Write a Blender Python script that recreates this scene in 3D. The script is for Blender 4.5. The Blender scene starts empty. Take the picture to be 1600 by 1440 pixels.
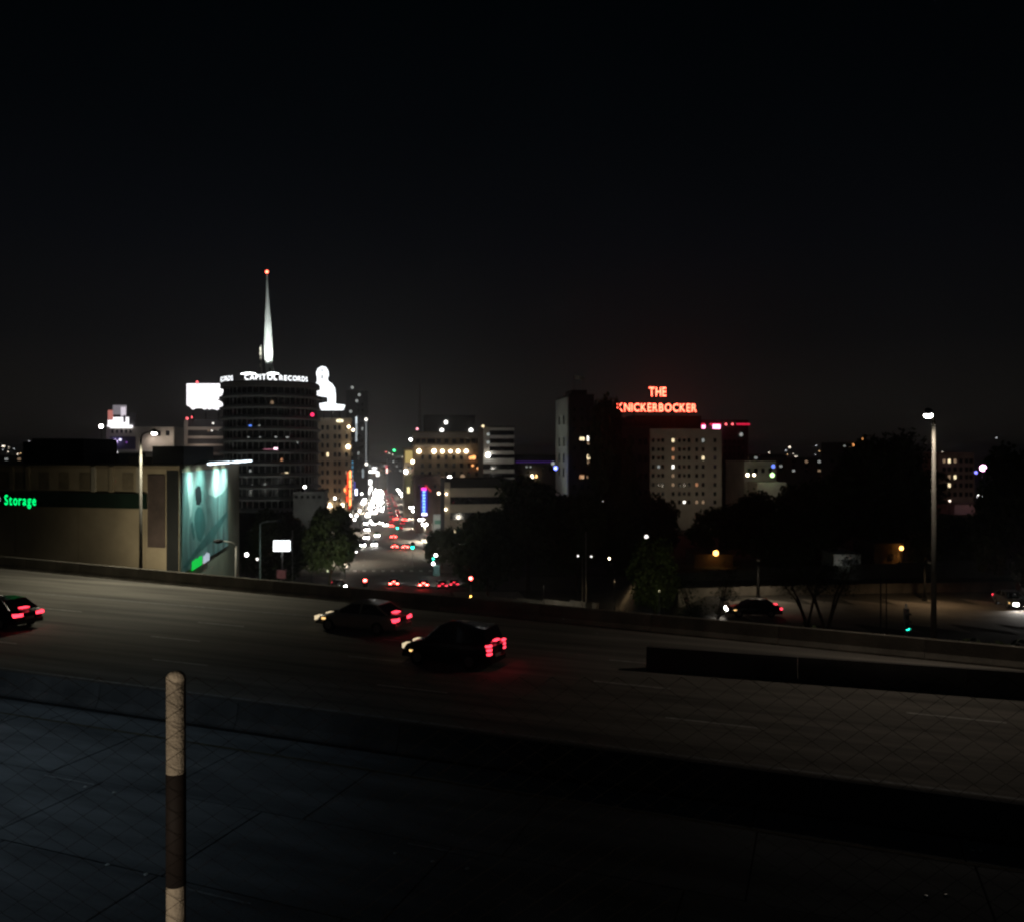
import bpy, bmesh, math, random
from mathutils import Vector, Matrix
R = math.radians
random.seed(7)
sc = bpy.context.scene
col = sc.collection

# ------------------------------------------------------------------ camera, sky, moon, exposure
CAM_Z, F, PX0, HY = 9.0, 1400.0, 800.0, 705.0          # eye height over the freeway, focal length / axis / horizon row in photo pixels
cam_d = bpy.data.cameras.new('camera'); cam = bpy.data.objects.new('camera', cam_d); col.objects.link(cam)
cam.location = (0, 0, CAM_Z); cam.rotation_euler = (R(90), 0, 0)
cam_d.sensor_width = 36; cam_d.lens = 36 * F / 1600; cam_d.shift_y = -15 / 1600
cam_d.clip_start = 0.05; cam_d.clip_end = 20000
cam_d.dof.use_dof = True; cam_d.dof.focus_distance = 5.0; cam_d.dof.aperture_fstop = 2.6
sc.camera = cam

world = bpy.data.worlds.new('World'); sc.world = world; world.use_nodes = True
wt = world.node_tree; wt.nodes.clear()
w_out = wt.nodes.new('ShaderNodeOutputWorld')
sky = wt.nodes.new('ShaderNodeTexSky'); sky.sky_type = 'NISHITA'; sky.sun_disc = False
sky.sun_elevation = R(-4); sky.sun_rotation = R(150); sky.air_density = 1.5; sky.dust_density = 2.0
bg1 = wt.nodes.new('ShaderNodeBackground'); bg1.inputs['Strength'].default_value = 0.004
wt.links.new(sky.outputs[0], bg1.inputs['Color'])
# glow of the city in the night air: strongest low down, fading upward
tc = wt.nodes.new('ShaderNodeTexCoord'); sep = wt.nodes.new('ShaderNodeSeparateXYZ'); wt.links.new(tc.outputs['Generated'], sep.inputs[0])
ramp = wt.nodes.new('ShaderNodeValToRGB'); wt.links.new(sep.outputs['Z'], ramp.inputs[0])
rc = ramp.color_ramp
rc.elements[0].position = 0.0; rc.elements[0].color = (0.0092, 0.0080, 0.0068, 1)
rc.elements[1].position = 1.0; rc.elements[1].color = (0.0002, 0.0007, 0.0011, 1)
for p, c in ((0.05, (0.0080, 0.0073, 0.0066)), (0.12, (0.0042, 0.0042, 0.0045)), (0.22, (0.0024, 0.0028, 0.0037)), (0.34, (0.0010, 0.0016, 0.0023)), (0.46, (0.0003, 0.0009, 0.0014))):
    e = rc.elements.new(p); e.color = (*c, 1)
bg2 = wt.nodes.new('ShaderNodeBackground'); wt.links.new(ramp.outputs[0], bg2.inputs['Color'])
vm = wt.nodes.new('ShaderNodeVectorMath'); vm.operation = 'DOT_PRODUCT'; vm.inputs[1].default_value = (-0.17, 0.985, 0.0); wt.links.new(tc.outputs['Generated'], vm.inputs[0])
mr = wt.nodes.new('ShaderNodeMapRange'); mr.inputs['From Min'].default_value = 0.6; mr.inputs['From Max'].default_value = 1.0; mr.inputs['To Min'].default_value = 0.6; mr.inputs['To Max'].default_value = 1.0
wt.links.new(vm.outputs['Value'], mr.inputs['Value'])
cn = wt.nodes.new('ShaderNodeTexNoise'); cn.inputs['Scale'].default_value = 3.0; cn.inputs['Detail'].default_value = 3; wt.links.new(tc.outputs['Generated'], cn.inputs['Vector'])
cm = wt.nodes.new('ShaderNodeMapRange'); cm.inputs['From Min'].default_value = 0.3; cm.inputs['From Max'].default_value = 0.7; cm.inputs['To Min'].default_value = 0.86; cm.inputs['To Max'].default_value = 1.06; wt.links.new(cn.outputs['Fac'], cm.inputs['Value'])
mm = wt.nodes.new('ShaderNodeMath'); mm.operation = 'MULTIPLY'; wt.links.new(mr.outputs[0], mm.inputs[0]); wt.links.new(cm.outputs[0], mm.inputs[1]); wt.links.new(mm.outputs[0], bg2.inputs['Strength'])
add = wt.nodes.new('ShaderNodeAddShader'); wt.links.new(bg1.outputs[0], add.inputs[0]); wt.links.new(bg2.outputs[0], add.inputs[1])
wt.links.new(add.outputs[0], w_out.inputs[0])

moon_d = bpy.data.lights.new('moon', 'SUN'); moon = bpy.data.objects.new('moon', moon_d); col.objects.link(moon)
moon_d.energy = 0.004; moon_d.angle = R(0.5); moon_d.color = (0.85, 0.92, 1.0); moon.rotation_euler = (R(40), R(-25), R(20))

sc.view_settings.view_transform = 'Standard'; sc.view_settings.look = 'None'
sc.view_settings.exposure = 0.0; sc.view_settings.gamma = 1.0
sc.cycles.max_bounces = 4; sc.cycles.diffuse_bounces = 2; sc.cycles.glossy_bounces = 2
sc.cycles.sample_clamp_indirect = 0.2; sc.cycles.sample_clamp_direct = 0
sc.cycles.use_adaptive_sampling = False
sc.cycles.use_denoising = True
sc.cycles.caustics_reflective = False; sc.cycles.caustics_refractive = False
LK = 1.0                                                # common scale of all lamp powers

# ------------------------------------------------------------------ helpers
def P(px, py, Y): return Vector(((px - PX0) / F * Y, Y, CAM_Z - (py - HY) / F * Y))
def sstep(a, b, x):
    t = max(0.0, min(1.0, (x - a) / (b - a))); return t * t * (3 - 2 * t)
MATS = {}
def mat(name, c, rough=0.8, var=0.25, scale=0.6, bump=0.0, metallic=0.0, spec=0.3, stretch=None, detail=5):
    if name in MATS: return MATS[name]
    m = bpy.data.materials.new(name); m.use_nodes = True; nt = m.node_tree
    b = nt.nodes['Principled BSDF']; b.inputs['Roughness'].default_value = rough; b.inputs['Metallic'].default_value = metallic
    b.inputs['Specular IOR Level'].default_value = spec
    t = nt.nodes.new('ShaderNodeTexCoord'); src = t.outputs['Object']
    if stretch:
        mp = nt.nodes.new('ShaderNodeMapping'); nt.links.new(src, mp.inputs[0])
        mp.vector_type = 'TEXTURE'; mp.inputs['Scale'].default_value = stretch[0]; mp.inputs['Rotation'].default_value = stretch[1]; src = mp.outputs[0]
    n = nt.nodes.new('ShaderNodeTexNoise'); n.inputs['Scale'].default_value = scale; n.inputs['Detail'].default_value = detail; n.inputs['Roughness'].default_value = 0.62
    nt.links.new(src, n.inputs['Vector'])
    r = nt.nodes.new('ShaderNodeValToRGB'); nt.links.new(n.outputs['Fac'], r.inputs[0])
    lo = [x * (1 - var) for x in c]; hi = [min(1, x * (1 + var)) for x in c]
    r.color_ramp.elements[0].position = 0.3; r.color_ramp.elements[0].color = (*lo, 1)
    r.color_ramp.elements[1].position = 0.7; r.color_ramp.elements[1].color = (*hi, 1)
    nt.links.new(r.outputs[0], b.inputs['Base Color'])
    if bump:
        n2 = nt.nodes.new('ShaderNodeTexNoise'); n2.inputs['Scale'].default_value = scale * 14; n2.inputs['Detail'].default_value = 4
        nt.links.new(t.outputs['Object'], n2.inputs['Vector'])
        bp = nt.nodes.new('ShaderNodeBump'); bp.inputs['Strength'].default_value = bump; bp.inputs['Distance'].default_value = 0.05
        nt.links.new(n2.outputs['Fac'], bp.inputs['Height']); nt.links.new(bp.outputs[0], b.inputs['Normal'])
    MATS[name] = m; return m
def emit(name, c, s, sampled=True):
    if name in MATS: return MATS[name]
    m = bpy.data.materials.new(name); m.use_nodes = True; nt = m.node_tree; nt.nodes.clear()
    o = nt.nodes.new('ShaderNodeOutputMaterial'); e = nt.nodes.new('ShaderNodeEmission')
    e.inputs[0].default_value = (*c, 1); e.inputs[1].default_value = s
    nt.links.new(e.outputs[0], o.inputs[0])
    m.cycles.emission_sampling = 'AUTO' if sampled else 'NONE'
    MATS[name] = m; return m

class MB:
    def __init__(s): s.v = []; s.f = []; s.m = []
    def add(s, vs, fs, mi=0):
        o = len(s.v); s.v += [tuple(v) for v in vs]; s.f += [tuple(o + i for i in f) for f in fs]; s.m += [mi] * len(fs); return s
    def box(s, x0, x1, y0, y1, z0, z1, mi=0):
        return s.add([(x0,y0,z0),(x1,y0,z0),(x1,y1,z0),(x0,y1,z0),(x0,y0,z1),(x1,y0,z1),(x1,y1,z1),(x0,y1,z1)],
                     [(0,3,2,1),(4,5,6,7),(0,1,5,4),(1,2,6,5),(2,3,7,6),(3,0,4,7)], mi)
    def lampbox(s, x0, x1, y0, y1, z0, z1):
        s.box(x0, x1, y0, y1, z0, z1, 1); s.m[-3] = 0; return s
    def quad(s, a, b, c, d, mi=0): return s.add([a, b, c, d], [(0,1,2,3)], mi)
    def tube(s, pts, rads, n=8, mi=0, cap=True):
        pts = [Vector(p) for p in pts]; vs = []; fs = []
        for i, p in enumerate(pts):
            d = (pts[min(i+1, len(pts)-1)] - pts[max(i-1, 0)]).normalized()
            a = d.cross(Vector((0,0,1)) if abs(d.z) < 0.95 else Vector((0,1,0))).normalized(); b = d.cross(a)
            r = rads[i] if isinstance(rads, (list, tuple)) else rads
            for k in range(n):
                t = 2 * math.pi * k / n; vs.append(p + a * math.cos(t) * r + b * math.sin(t) * r)
        for i in range(len(pts) - 1):
            for k in range(n): fs.append((i*n+k, i*n+(k+1) % n, (i+1)*n+(k+1) % n, (i+1)*n+k))
        if cap: fs += [tuple(range(n-1, -1, -1)), tuple(range((len(pts)-1)*n, len(pts)*n))]
        return s.add(vs, fs, mi)
    def lathe(s, prof, n=32, c=(0,0,0), mi=0, caps=True):
        vs = []; fs = []
        for r, z in prof:
            for k in range(n): t = 2*math.pi*k/n; vs.append((c[0]+r*math.cos(t), c[1]+r*math.sin(t), c[2]+z))
        for i in range(len(prof)-1):
            for k in range(n): fs.append((i*n+k, i*n+(k+1) % n, (i+1)*n+(k+1) % n, (i+1)*n+k))
        if caps: fs += [tuple(range(n-1, -1, -1)), tuple(range((len(prof)-1)*n, len(prof)*n))]
        return s.add(vs, fs, mi)
    def ball(s, c, r, n=10, mi=0, sz=1.0):
        return s.lathe([(max(0.02*r, r*math.sin(math.pi*i/6)), -r*sz*math.cos(math.pi*i/6)) for i in range(7)], n, c, mi)
    def prism(s, poly, y0, y1, mi=0):                       # outline in x,z, thickness along y
        n = len(poly); vs = [(x, y0, z) for x, z in poly] + [(x, y1, z) for x, z in poly]
        return s.add(vs, [tuple(range(n)), tuple(range(2*n-1, n-1, -1))] + [(i, i+n, (i+1) % n+n, (i+1) % n) for i in range(n)], mi)
    def mesh(s, name, mats):
        me = bpy.data.meshes.new(name); me.from_pydata(s.v, [], s.f)
        for m in (mats if isinstance(mats, (list, tuple)) else [mats]): me.materials.append(m)
        if any(s.m): me.polygons.foreach_set('material_index', s.m)
        me.update(); return me
    def build(s, name, mats, parent=None, smooth=False, loc=None):
        me = s.mesh(name, mats)
        if smooth: me.polygons.foreach_set('use_smooth', [True] * len(me.polygons))
        return link(name, me, parent, loc)
def link(name, me, parent=None, loc=None, rz=None):
    o = bpy.data.objects.new(name, me); col.objects.link(o)
    if parent: o.parent = parent
    if loc is not None: o.location = loc
    if rz is not None: o.rotation_euler = (0, 0, rz)
    return o
def tag(o, label=None, cat=None, group=None, kind=None):
    if label: o['label'] = label
    if cat: o['category'] = cat
    if group: o['group'] = group
    if kind: o['kind'] = kind
    return o
def thing(name, label, cat, loc=(0,0,0), rz=0.0, group=None):
    o = bpy.data.objects.new(name, None); col.objects.link(o); o.location = loc; o.rotation_euler = (0, 0, rz)
    o.empty_display_size = 0.2
    return tag(o, label, cat, group)
def copy_tree(o, parent=None):
    c = o.copy(); col.objects.link(c)
    if parent: c.parent = parent
    for ch in list(o.children): copy_tree(ch, c)
    return c
def lamp(parent, loc, power, color, aim=(0,0,-1), cone=150, blend=0.7, size=0.25, kind='SPOT'):
    d = bpy.data.lights.new('lamp_light', kind); d.energy = power * LK; d.color = color; d.shadow_soft_size = size
    if kind == 'SPOT': d.spot_size = R(cone); d.spot_blend = blend
    o = bpy.data.objects.new('lamp_light', d); col.objects.link(o); o.parent = parent; o.location = loc
    o.rotation_euler = Vector(aim).to_track_quat('-Z', 'Y').to_euler(); return o
def ordinal(n):
    tens = ['', '', 'twenty', 'thirty', 'forty', 'fifty', 'sixty', 'seventy', 'eighty', 'ninety']
    if n < len(ORD): return ORD[n]
    k = n + 1; t, u = divmod(k, 10)
    return tens[t] + '-' + ORD[u - 1] if u else tens[t][:-1] + 'ieth'
ORD = 'first second third fourth fifth sixth seventh eighth ninth tenth eleventh twelfth thirteenth fourteenth fifteenth sixteenth seventeenth eighteenth nineteenth twentieth twenty-first twenty-second twenty-third twenty-fourth'.split()

# lettering: one mesh per character, made once from the built-in font
LET = {}
def prepare_letters(chars):
    tmp = []
    for c in chars:
        cu = bpy.data.curves.new('letter', 'FONT'); cu.body = c; cu.size = 1.0; cu.extrude = 0.06; cu.offset = 0.014; cu.resolution_u = 3
        o = bpy.data.objects.new('letter', cu); col.objects.link(o); tmp.append((c, o))
    bpy.context.view_layer.update(); dg = bpy.context.evaluated_depsgraph_get()
    for c, o in tmp:
        me = bpy.data.meshes.new_from_object(o.evaluated_get(dg)); me.name = 'letter'
        for v in me.vertices: v.co = (v.co.x, -v.co.z, v.co.y)        # stand upright, face -y
        xs = [v.co.x for v in me.vertices]; LET[c] = (me, min(xs), max(xs))
    for c, o in tmp: cu = o.data; bpy.data.objects.remove(o); bpy.data.curves.remove(cu)
prepare_letters(sorted(set('THEKNICKERBOCKERCAPITOLRECORDSeStorage')))
def letter(c, m, parent, size, loc, rz=0.0, wide=1.0):
    me0 = LET[c][0]; key = (c, m.name)
    if key not in LET:
        me = me0.copy(); me.materials.clear(); me.materials.append(m); me.materials.append(mat('letter_return', (.02, .02, .02), .7, .2, 2))
        me.polygons.foreach_set('material_index', [0 if p.normal.y < -.5 else 1 for p in me.polygons]); LET[key] = (me,)
    o = link('letter', LET[key][0], parent, loc, rz); o.scale = (size * wide, size, size); return o
def word(txt, m, parent, x0, x1, z, size, y=0.0):
    gap = 0.13; ws = [(LET[c][2] - LET[c][1]) if c != ' ' else 0.35 for c in txt]
    tot = sum(ws) + gap * (len(txt) - 1); k = (x1 - x0) / tot; x = x0
    for c, w in zip(txt, ws):
        if c != ' ': letter(c, m, parent, size, (x - LET[c][1] * k, y, z), 0, k / size)
        x += (w + gap) * k

# ------------------------------------------------------------------ lie of the land
GRID = R(8.3); TG = -0.1457                                     # bearing of the boulevard
def street_z(Y): return -12.75 - 0.019 * min(Y, 1500)
def S(w, Y, h=0.0): return Vector((TG * Y + w, Y, street_z(Y) + h))
WN = Vector((0.469, 0.883)); WD = Vector((0.883, -0.469))       # outer freeway wall: normal and direction
def wall_s(X, Y): return X * WN.x + (Y - 48.5) * WN.y
def near_s(X, Y): return (12.2 - Y - 0.41 * X) * 0.925
def gz(X, Y):
    s2 = near_s(X, Y)
    if s2 > 0: return min(s2 * 0.78, 7.3) - 0.12
    s = wall_s(X, Y)
    if s < 0.9: return -0.6
    low = street_z(max(Y, 60))
    terrace = -5.75 - 0.012 * (Y - 84)
    k = sstep(12.5, 18.5, X - 0.04 * (Y - 84)) * (1 - sstep(125, 165, Y))
    tgt = low + (terrace - low) * k
    return -0.6 + (tgt + 0.6) * sstep(0.9, 22 if k < 0.5 else 20, s)

M_ground = mat('ground_dirt', (0.07, 0.065, 0.055), 0.95, 0.4, 0.15, 0.3)
def axis(lo, hi, fine_lo, fine_hi, fine, grow):
    v = []; x = fine_lo
    while x <= fine_hi: v.append(x); x += fine
    st = fine; x = v[-1]
    while x < hi: st *= grow; x += st; v.append(x)
    st = fine; x = v[0]
    while x > lo: st *= grow; x -= st; v.insert(0, x)
    return v
xs = axis(-7000, 7000, -60, 70, 2.5, 1.25); ys = axis(-60, 9000, -10, 190, 2.5, 1.2)
g = MB(); nx = len(xs)
g.v = [(x, y, gz(x, y)) for y in ys for x in xs]
g.f = [(j*nx+i, j*nx+i+1, (j+1)*nx+i+1, (j+1)*nx+i) for j in range(len(ys)-1) for i in range(nx-1)]; g.m = [0] * len(g.f)
tag(g.build('ground', M_ground, smooth=True), kind='structure')

# ------------------------------------------------------------------ freeway
SL = -0.41; D = Vector((1, SL)).normalized(); ND = Vector((0.379, 0.925))
def fw(c, X, z=0.0): return (X, c + SL * X, z)                   # point on the line "c" of the freeway at lateral X
M_far = mat('worn_concrete_far', (0.20, 0.185, 0.16), 0.85, 0.55, 1.0, 0.25, stretch=((16, 0.9, 1), (0, 0, R(-22.3))), detail=8)
M_near = mat('worn_concrete_near', (0.16, 0.165, 0.165), 0.85, 0.5, 0.8, 0.3, stretch=((5, 0.8, 1), (0, 0, R(-22.3))), detail=8)
M_joint = mat('joint_tar', (0.015, 0.015, 0.015), 0.9, 0.2, 2)
M_shoulder = mat('shoulder_dark', (0.035, 0.035, 0.034), 0.9, 0.35, 0.8, 0.3)
M_conc = mat('barrier_concrete', (0.16, 0.145, 0.12), 0.9, 0.4, 0.5, 0.35)
M_conc2 = mat('median_concrete', (0.10, 0.095, 0.09), 0.9, 0.4, 0.5, 0.35)
M_paint = mat('road_paint', (0.55, 0.54, 0.50), 0.7, 0.4, 3.0)
M_paint2 = mat('worn_paint', (0.30, 0.30, 0.29), 0.7, 0.5, 4.0)
def wall_Y(X): return 48.5 - 0.531 * X
fr = MB(); st = list(range(-130, 101, 10))
for a, b in zip(st[:-1], st[1:]):
    fr.quad((a, 25.6 + SL*a, 0), (b, 25.6 + SL*b, 0), (b, max(wall_Y(b) + .2, 26 + SL*b), 0), (a, wall_Y(a) + .2, 0))
far_fw = tag(fr.build('freeway_far_lanes', M_far), kind='structure')
nr = MB(); nr.quad(fw(10.5, -130, -0.035), fw(10.5, 100, -0.035), fw(25.6, 100, -0.035), fw(25.6, -130, -0.035))
near_fw = tag(nr.build('freeway_near_lanes', M_joint), kind='structure')
# concrete slabs of the near lanes, one by one where they show
lanes = [(23.75, 25.1), (19.85, 23.75), (15.95, 19.85), (12.05, 15.95)]
for li, (c0, c1) in enumerate(lanes):
    X = -66.0 + li * 1.3
    while X < 44:
        Lx = 4.6 * D.x * random.choice((0.85, 1.0, 1.0, 1.15)); g0 = 0.02
        sk = 0.30 * (c1 - c0)                                    # skewed transverse joints
        z = random.uniform(-0.004, 0.004)
        m = MB(); a = fw(c0 + g0, X + g0 + 0, z); b = fw(c0 + g0, X + Lx - g0, z); c = fw(c1 - g0, X + Lx + sk - g0, z); d = fw(c1 - g0, X + sk + g0, z)
        lo = lambda p: (p[0], p[1], -0.034)
        m.add([a, b, c, d, lo(a), lo(b), lo(c), lo(d)], [(0,1,2,3),(0,4,5,1),(1,5,6,2),(2,6,7,3),(3,7,4,0)])
        m.build('slab', M_near, near_fw); X += Lx
# far lane darker inner strip beside the median, stripes and dashes
sh = MB()
for a in range(-130, 40, 10): sh.quad(fw(26.3, a, .004), fw(26.3, a+10, .004), fw(28.3, a+10, .004), fw(28.3, a, .004))
tag(sh.build('inner_shoulder', M_shoulder), kind='structure')
def stripe(name, c, X0, X1, wd, m, z=0.008, par=None):
    q = MB(); q.quad(fw(c, X0, z), fw(c, X1, z), fw(c + wd, X1, z), fw(c + wd, X0, z)); return q.build(name, m, par or far_fw)
stripe('edge_line', 28.5, -130, 90, 0.16, M_paint2)
stripe('edge_line', 44.4, -130, -1, 0.16, M_paint2)
for c in (32.4, 36.4, 40.4):
    X = -70 + c % 3
    while X < 45:
        if wall_Y(X) > c + SL * X + 0.6: stripe('lane_dash', c, X, X + 2.8, 0.13, M_paint)
        X += 10.4
for c, off in ((19.85, -3.4), (15.95, 2.7)):
    X = -52 + off
    while X < 40: stripe('lane_dash', c - 0.3, X, X + 1.7, 0.07, M_paint2, 0.012, near_fw); X += 10.6
stripe('shoulder_line', 23.6, -60, 50, 0.12, mat('faded_yellow', (0.10, 0.085, 0.05), 0.8, 0.4, 3), 0.008, near_fw)
# lane reflectors
M_dot = mat('reflector', (0.75, 0.74, 0.68), 0.35, 0.1, 5)
for px, py in ((133,1229),(178,1238),(168,1351),(228,1366),(618,1333),(676,1346),(730,1357),(1520,1328),(1532,1329),(1478,1398),(1447,1400)):
    Y = 12600 / (py - HY); X = (px - PX0) / F * Y
    d = MB(); d.lathe([(0.05, 0), (0.05, 0.012), (0.03, 0.024)], 8); d.build('lane_reflector', M_dot, near_fw, loc=(X, Y, 0.006))

def jersey(h, wb=0.3, wt=0.09): return [(-wb, 0), (wb, 0), (wb, .08), (wb*.6, .30), (wt, h), (-wt, h), (-wb*.6, .30), (-wb, .08)]
def barrier_run(name, label, p0, p1, h, seg, m, wb=0.3, wt=0.09, gap=0.02):
    p0 = Vector(p0); p1 = Vector(p1); L = (p1 - p0).length; d = (p1 - p0) / L; ang = math.atan2(d.y, d.x)
    t = thing(name, label, 'barrier', p0, ang); n = int(L / seg)
    q = MB(); pr = jersey(h, wb, wt); k = len(pr); Ls = L / n - gap
    q.add([(0, y, z) for y, z in pr] + [(Ls, y, z) for y, z in pr],
          [tuple(range(k)), tuple(range(2*k-1, k-1, -1))] + [(i, i+k, (i+1) % k+k, (i+1) % k) for i in range(k)])
    me = q.mesh('barrier_segment', m)
    for i in range(n): link('barrier_segment', me, t, (i * L / n, 0, 0))
    return t
fa = Vector((0, 48.5, 0)) + Vector((WD.x, WD.y, 0)) * -110; fb = Vector((0, 48.5, 0)) + Vector((WD.x, WD.y, 0)) * 70
barrier_run('freeway_barrier', 'long pale concrete parapet wall along the far edge of the freeway', fa, fb, 0.88, 6, M_conc, 0.26, 0.15)
barrier_run('median_barrier', 'dark concrete median barrier between the near and far freeway lanes', Vector(fw(25.7, -120, -0.02)), Vector(fw(25.7, 80, -0.02)), 0.84, 6, M_conc2, 0.30, 0.1)
barrier_run('ramp_barrier', 'low dark concrete wall splitting the ramp from the lanes at right', (5.6, 37.2, 0), (34.0, 27.9, 0), 0.92, 5, M_conc2, 0.28, 0.12)

# ------------------------------------------------------------------ streets below
M_road = mat('street_asphalt', (0.11, 0.10, 0.09), 0.75, 0.3, 0.3, 0.2)
M_walk = mat('pavement_concrete', (0.24, 0.225, 0.20), 0.9, 0.25, 0.6, 0.2)
def strip(name, w0, w1, Ys, h, m, thick=0.0):
    q = MB()
    for a, b in zip(Ys[:-1], Ys[1:]):
        q.quad(S(w0, a, h), S(w1, a, h), S(w1, b, h), S(w0, b, h))
        if thick:
            q.quad(S(w0, a, h - thick), S(w0, a, h), S(w0, b, h), S(w0, b, h - thick)); q.quad(S(w1, a, h), S(w1, a, h - thick), S(w1, b, h - thick), S(w1, b, h))
    return tag(q.build(name, m), kind='structure')
YS = list(range(120, 1500, 30))
blv = strip('boulevard', -8.4, 12.0, YS, 0.05, M_road)
strip('pavement', -12.8, -8.4, [y for y in range(186, 1500, 30)], 0.19, M_walk, 0.16); strip('pavement', 12.0, 16.4, [y for y in range(186, 1500, 30)], 0.19, M_walk, 0.16)
q = MB(); q.quad(S(-70, 160, .054), S(60, 160, .054), S(60, 180, .054), S(-70, 180, .054)); tag(q.build('cross_street', M_road), kind='structure')
q = MB(); q.quad(S(12.4, 120, .19), S(24, 120, .19), S(24, 157, .19), S(12.4, 157, .19)); tag(q.build('pavement', M_walk), kind='structure')
for w in range(-8, 12, 1):                                       # dotted crossing beyond the junction
    if w % 2 == 0:
        q = MB(); q.quad(S(w, 189, .060), S(w + .7, 189, .060), S(w + .7, 191.5, .060), S(w, 191.5, .060)); q.build('crosswalk_bar', M_paint, blv)
for y in range(200, 560, 12):
    for w in (-4.2, 5.2):
        q = MB(); q.quad(S(w, y, .058), S(w + .14, y, .058), S(w + .14, y + 3.5, .058), S(w, y + 3.5, .058)); q.build('lane_dash', M_paint2, blv)
# ramp road on the terrace at the right, with pale kerb walls behind it
def terr(X, Y): return gz(X, Y)
rp = MB(); RX = list(range(17, 100, 4))
for a, b in zip(RX[:-1], RX[1:]):
    rp.quad((a, 76, terr(a, 76) + .06), (b, 72, terr(b, 72) + .06), (b, 86, terr(b, 86) + .06), (a, 90, terr(a, 90) + .06))
tag(rp.build('ramp_road', mat('ramp_concrete', (0.19, 0.17, 0.145), 0.85, 0.3, 0.3, 0.2)), kind='structure')

# ------------------------------------------------------------------ buildings
M_glass = mat('dark_glass', (0.012, 0.013, 0.015), 0.12, 0.2, 1, spec=0.5)
M_frame = mat('window_frame', (0.11, 0.10, 0.09), 0.6, 0.2, 2)
M_frame_d = mat('window_frame_dark', (0.03, 0.03, 0.03), 0.6, 0.2, 2)
E_warm = emit('lit_window_warm', (1.0, 0.80, 0.48), 1.6, False); E_warmd = emit('lit_window_dim', (1.0, 0.66, 0.40), 0.28, False)
E_white = emit('lit_window_white', (1.0, 0.95, 0.86), 2.6, False); E_whited = emit('lit_window_white_dim', (0.9, 0.95, 0.9), 0.35, False)
E_org = emit('lit_window_orange', (1.0, 0.45, 0.22), 0.5, False)
WINS = {}
class Bld:
    def __init__(s, name, label, px0, px1, pytop, Y, depth, m, th=GRID, cat='building', group=None, z0=None, parapet=0.5):
        s.c, s.s = math.cos(th), math.sin(th); s.Y0 = Y; s.X0 = ((px0 + px1) / 2 - PX0) / F * Y
        a = s._t(px0); b = s._t(px1); mid = (a + b) / 2; s.X0 += mid * s.c; s.Y0 += mid * s.s
        s.w = (b - a); s.z0 = (gz(s.X0, s.Y0) - 0.6) if z0 is None else z0
        s.h = P(0, pytop, s.Y0).z - s.z0; s.d = depth
        s.e = thing(name, label, cat, (s.X0, s.Y0, s.z0), th, group); s.m = m
        q = MB(); q.box(-s.w/2, s.w/2, 0, depth, 0, s.h)
        if parapet:
            t = 0.3; q2 = MB(); q2.box(-s.w/2-.08, s.w/2+.08, -.08, t, s.h+.003, s.h+parapet); q2.box(-s.w/2-.08, s.w/2+.08, depth-t, depth+.08, s.h+.003, s.h+parapet)
            q2.box(-s.w/2-.08, -s.w/2+t, t+.002, depth-t-.002, s.h+.003, s.h+parapet-.004); q2.box(s.w/2-t, s.w/2+.08, t+.002, depth-t-.002, s.h+.003, s.h+parapet-.004)
            q2.build('parapet', m, s.e)
        s.wall = q.build('wall', m, s.e)
    def _t(s, px): k = (px - PX0) / F; return (k * s.Y0 - s.X0) / (s.c - k * s.s)
    def lx(s, px): return s._t(px)
    def lz(s, px, py): t = s._t(px); return P(0, py, s.Y0 + t * s.s).z - s.z0
    def px2m(s, n): return n / F * s.Y0
    def win(s, px, py, wpx, hpx, lit=None, frame=None):
        s.winl(s.lx(px), s.lz(px, py), s.px2m(wpx), s.px2m(hpx), lit, frame)
    def winl(s, x, z, w, h, lit=None, frame=None, side=None):
        w = round(w, 1); h = round(h, 1); frame = frame or M_frame; key = (w, h, frame.name)
        if key not in WINS:
            q = MB(); t = 0.09; pr = -0.12
            q.box(-w/2, w/2, pr, -.001, -h/2, -h/2+t); q.box(-w/2, w/2, pr, -.001, h/2-t, h/2)
            q.box(-w/2, -w/2+t, pr, -.001, -h/2+t+.001, h/2-t-.001); q.box(w/2-t, w/2, pr, -.001, -h/2+t+.001, h/2-t-.001)
            q.box(-.025, .025, pr+.03, -.02, -h/2+t, h/2-t)
            q.box(-w/2+t, w/2-t, -.018, -.004, -h/2+t, h/2-t, 1)
            WINS[key] = q.mesh('window', [frame, M_glass])
        o = link('window', WINS[key], s.e, (x, 0, z))
        if side == 'r': o.location = (s.w/2, x, z); o.rotation_euler = (0, 0, R(90))
        if side == 'l': o.location = (-s.w/2, x, z); o.rotation_euler = (0, 0, R(-90))
        if lit: o.material_slots[1].link = 'OBJECT'; o.material_slots[1].material = lit
        return o
    def part(s, name, x0, x1, y0, y1, z0, z1, m): q = MB(); q.box(x0, x1, y0, y1, z0, z1); return q.build(name, m, s.e)
    def ppart(s, name, px0, px1, py0, py1, m, y0=-.3, y1=-.002):  # part on the front, by extents
        return s.part(name, s.lx(px0), s.lx(px1), y0, y1, s.lz(px0, py1), s.lz(px0, py0), m)
    def bulb(s, px, py, r, m, y=-.4):
        q = MB(); q.ball((0,0,0), r, 8); q.tube([(0, 0, 0), (0, -y, 0)], 0.04, 5, 1)
        return q.build('wall_lamp', [m, M_frame_d], s.e, loc=(s.lx(px), y, s.lz(px, py)))

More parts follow.
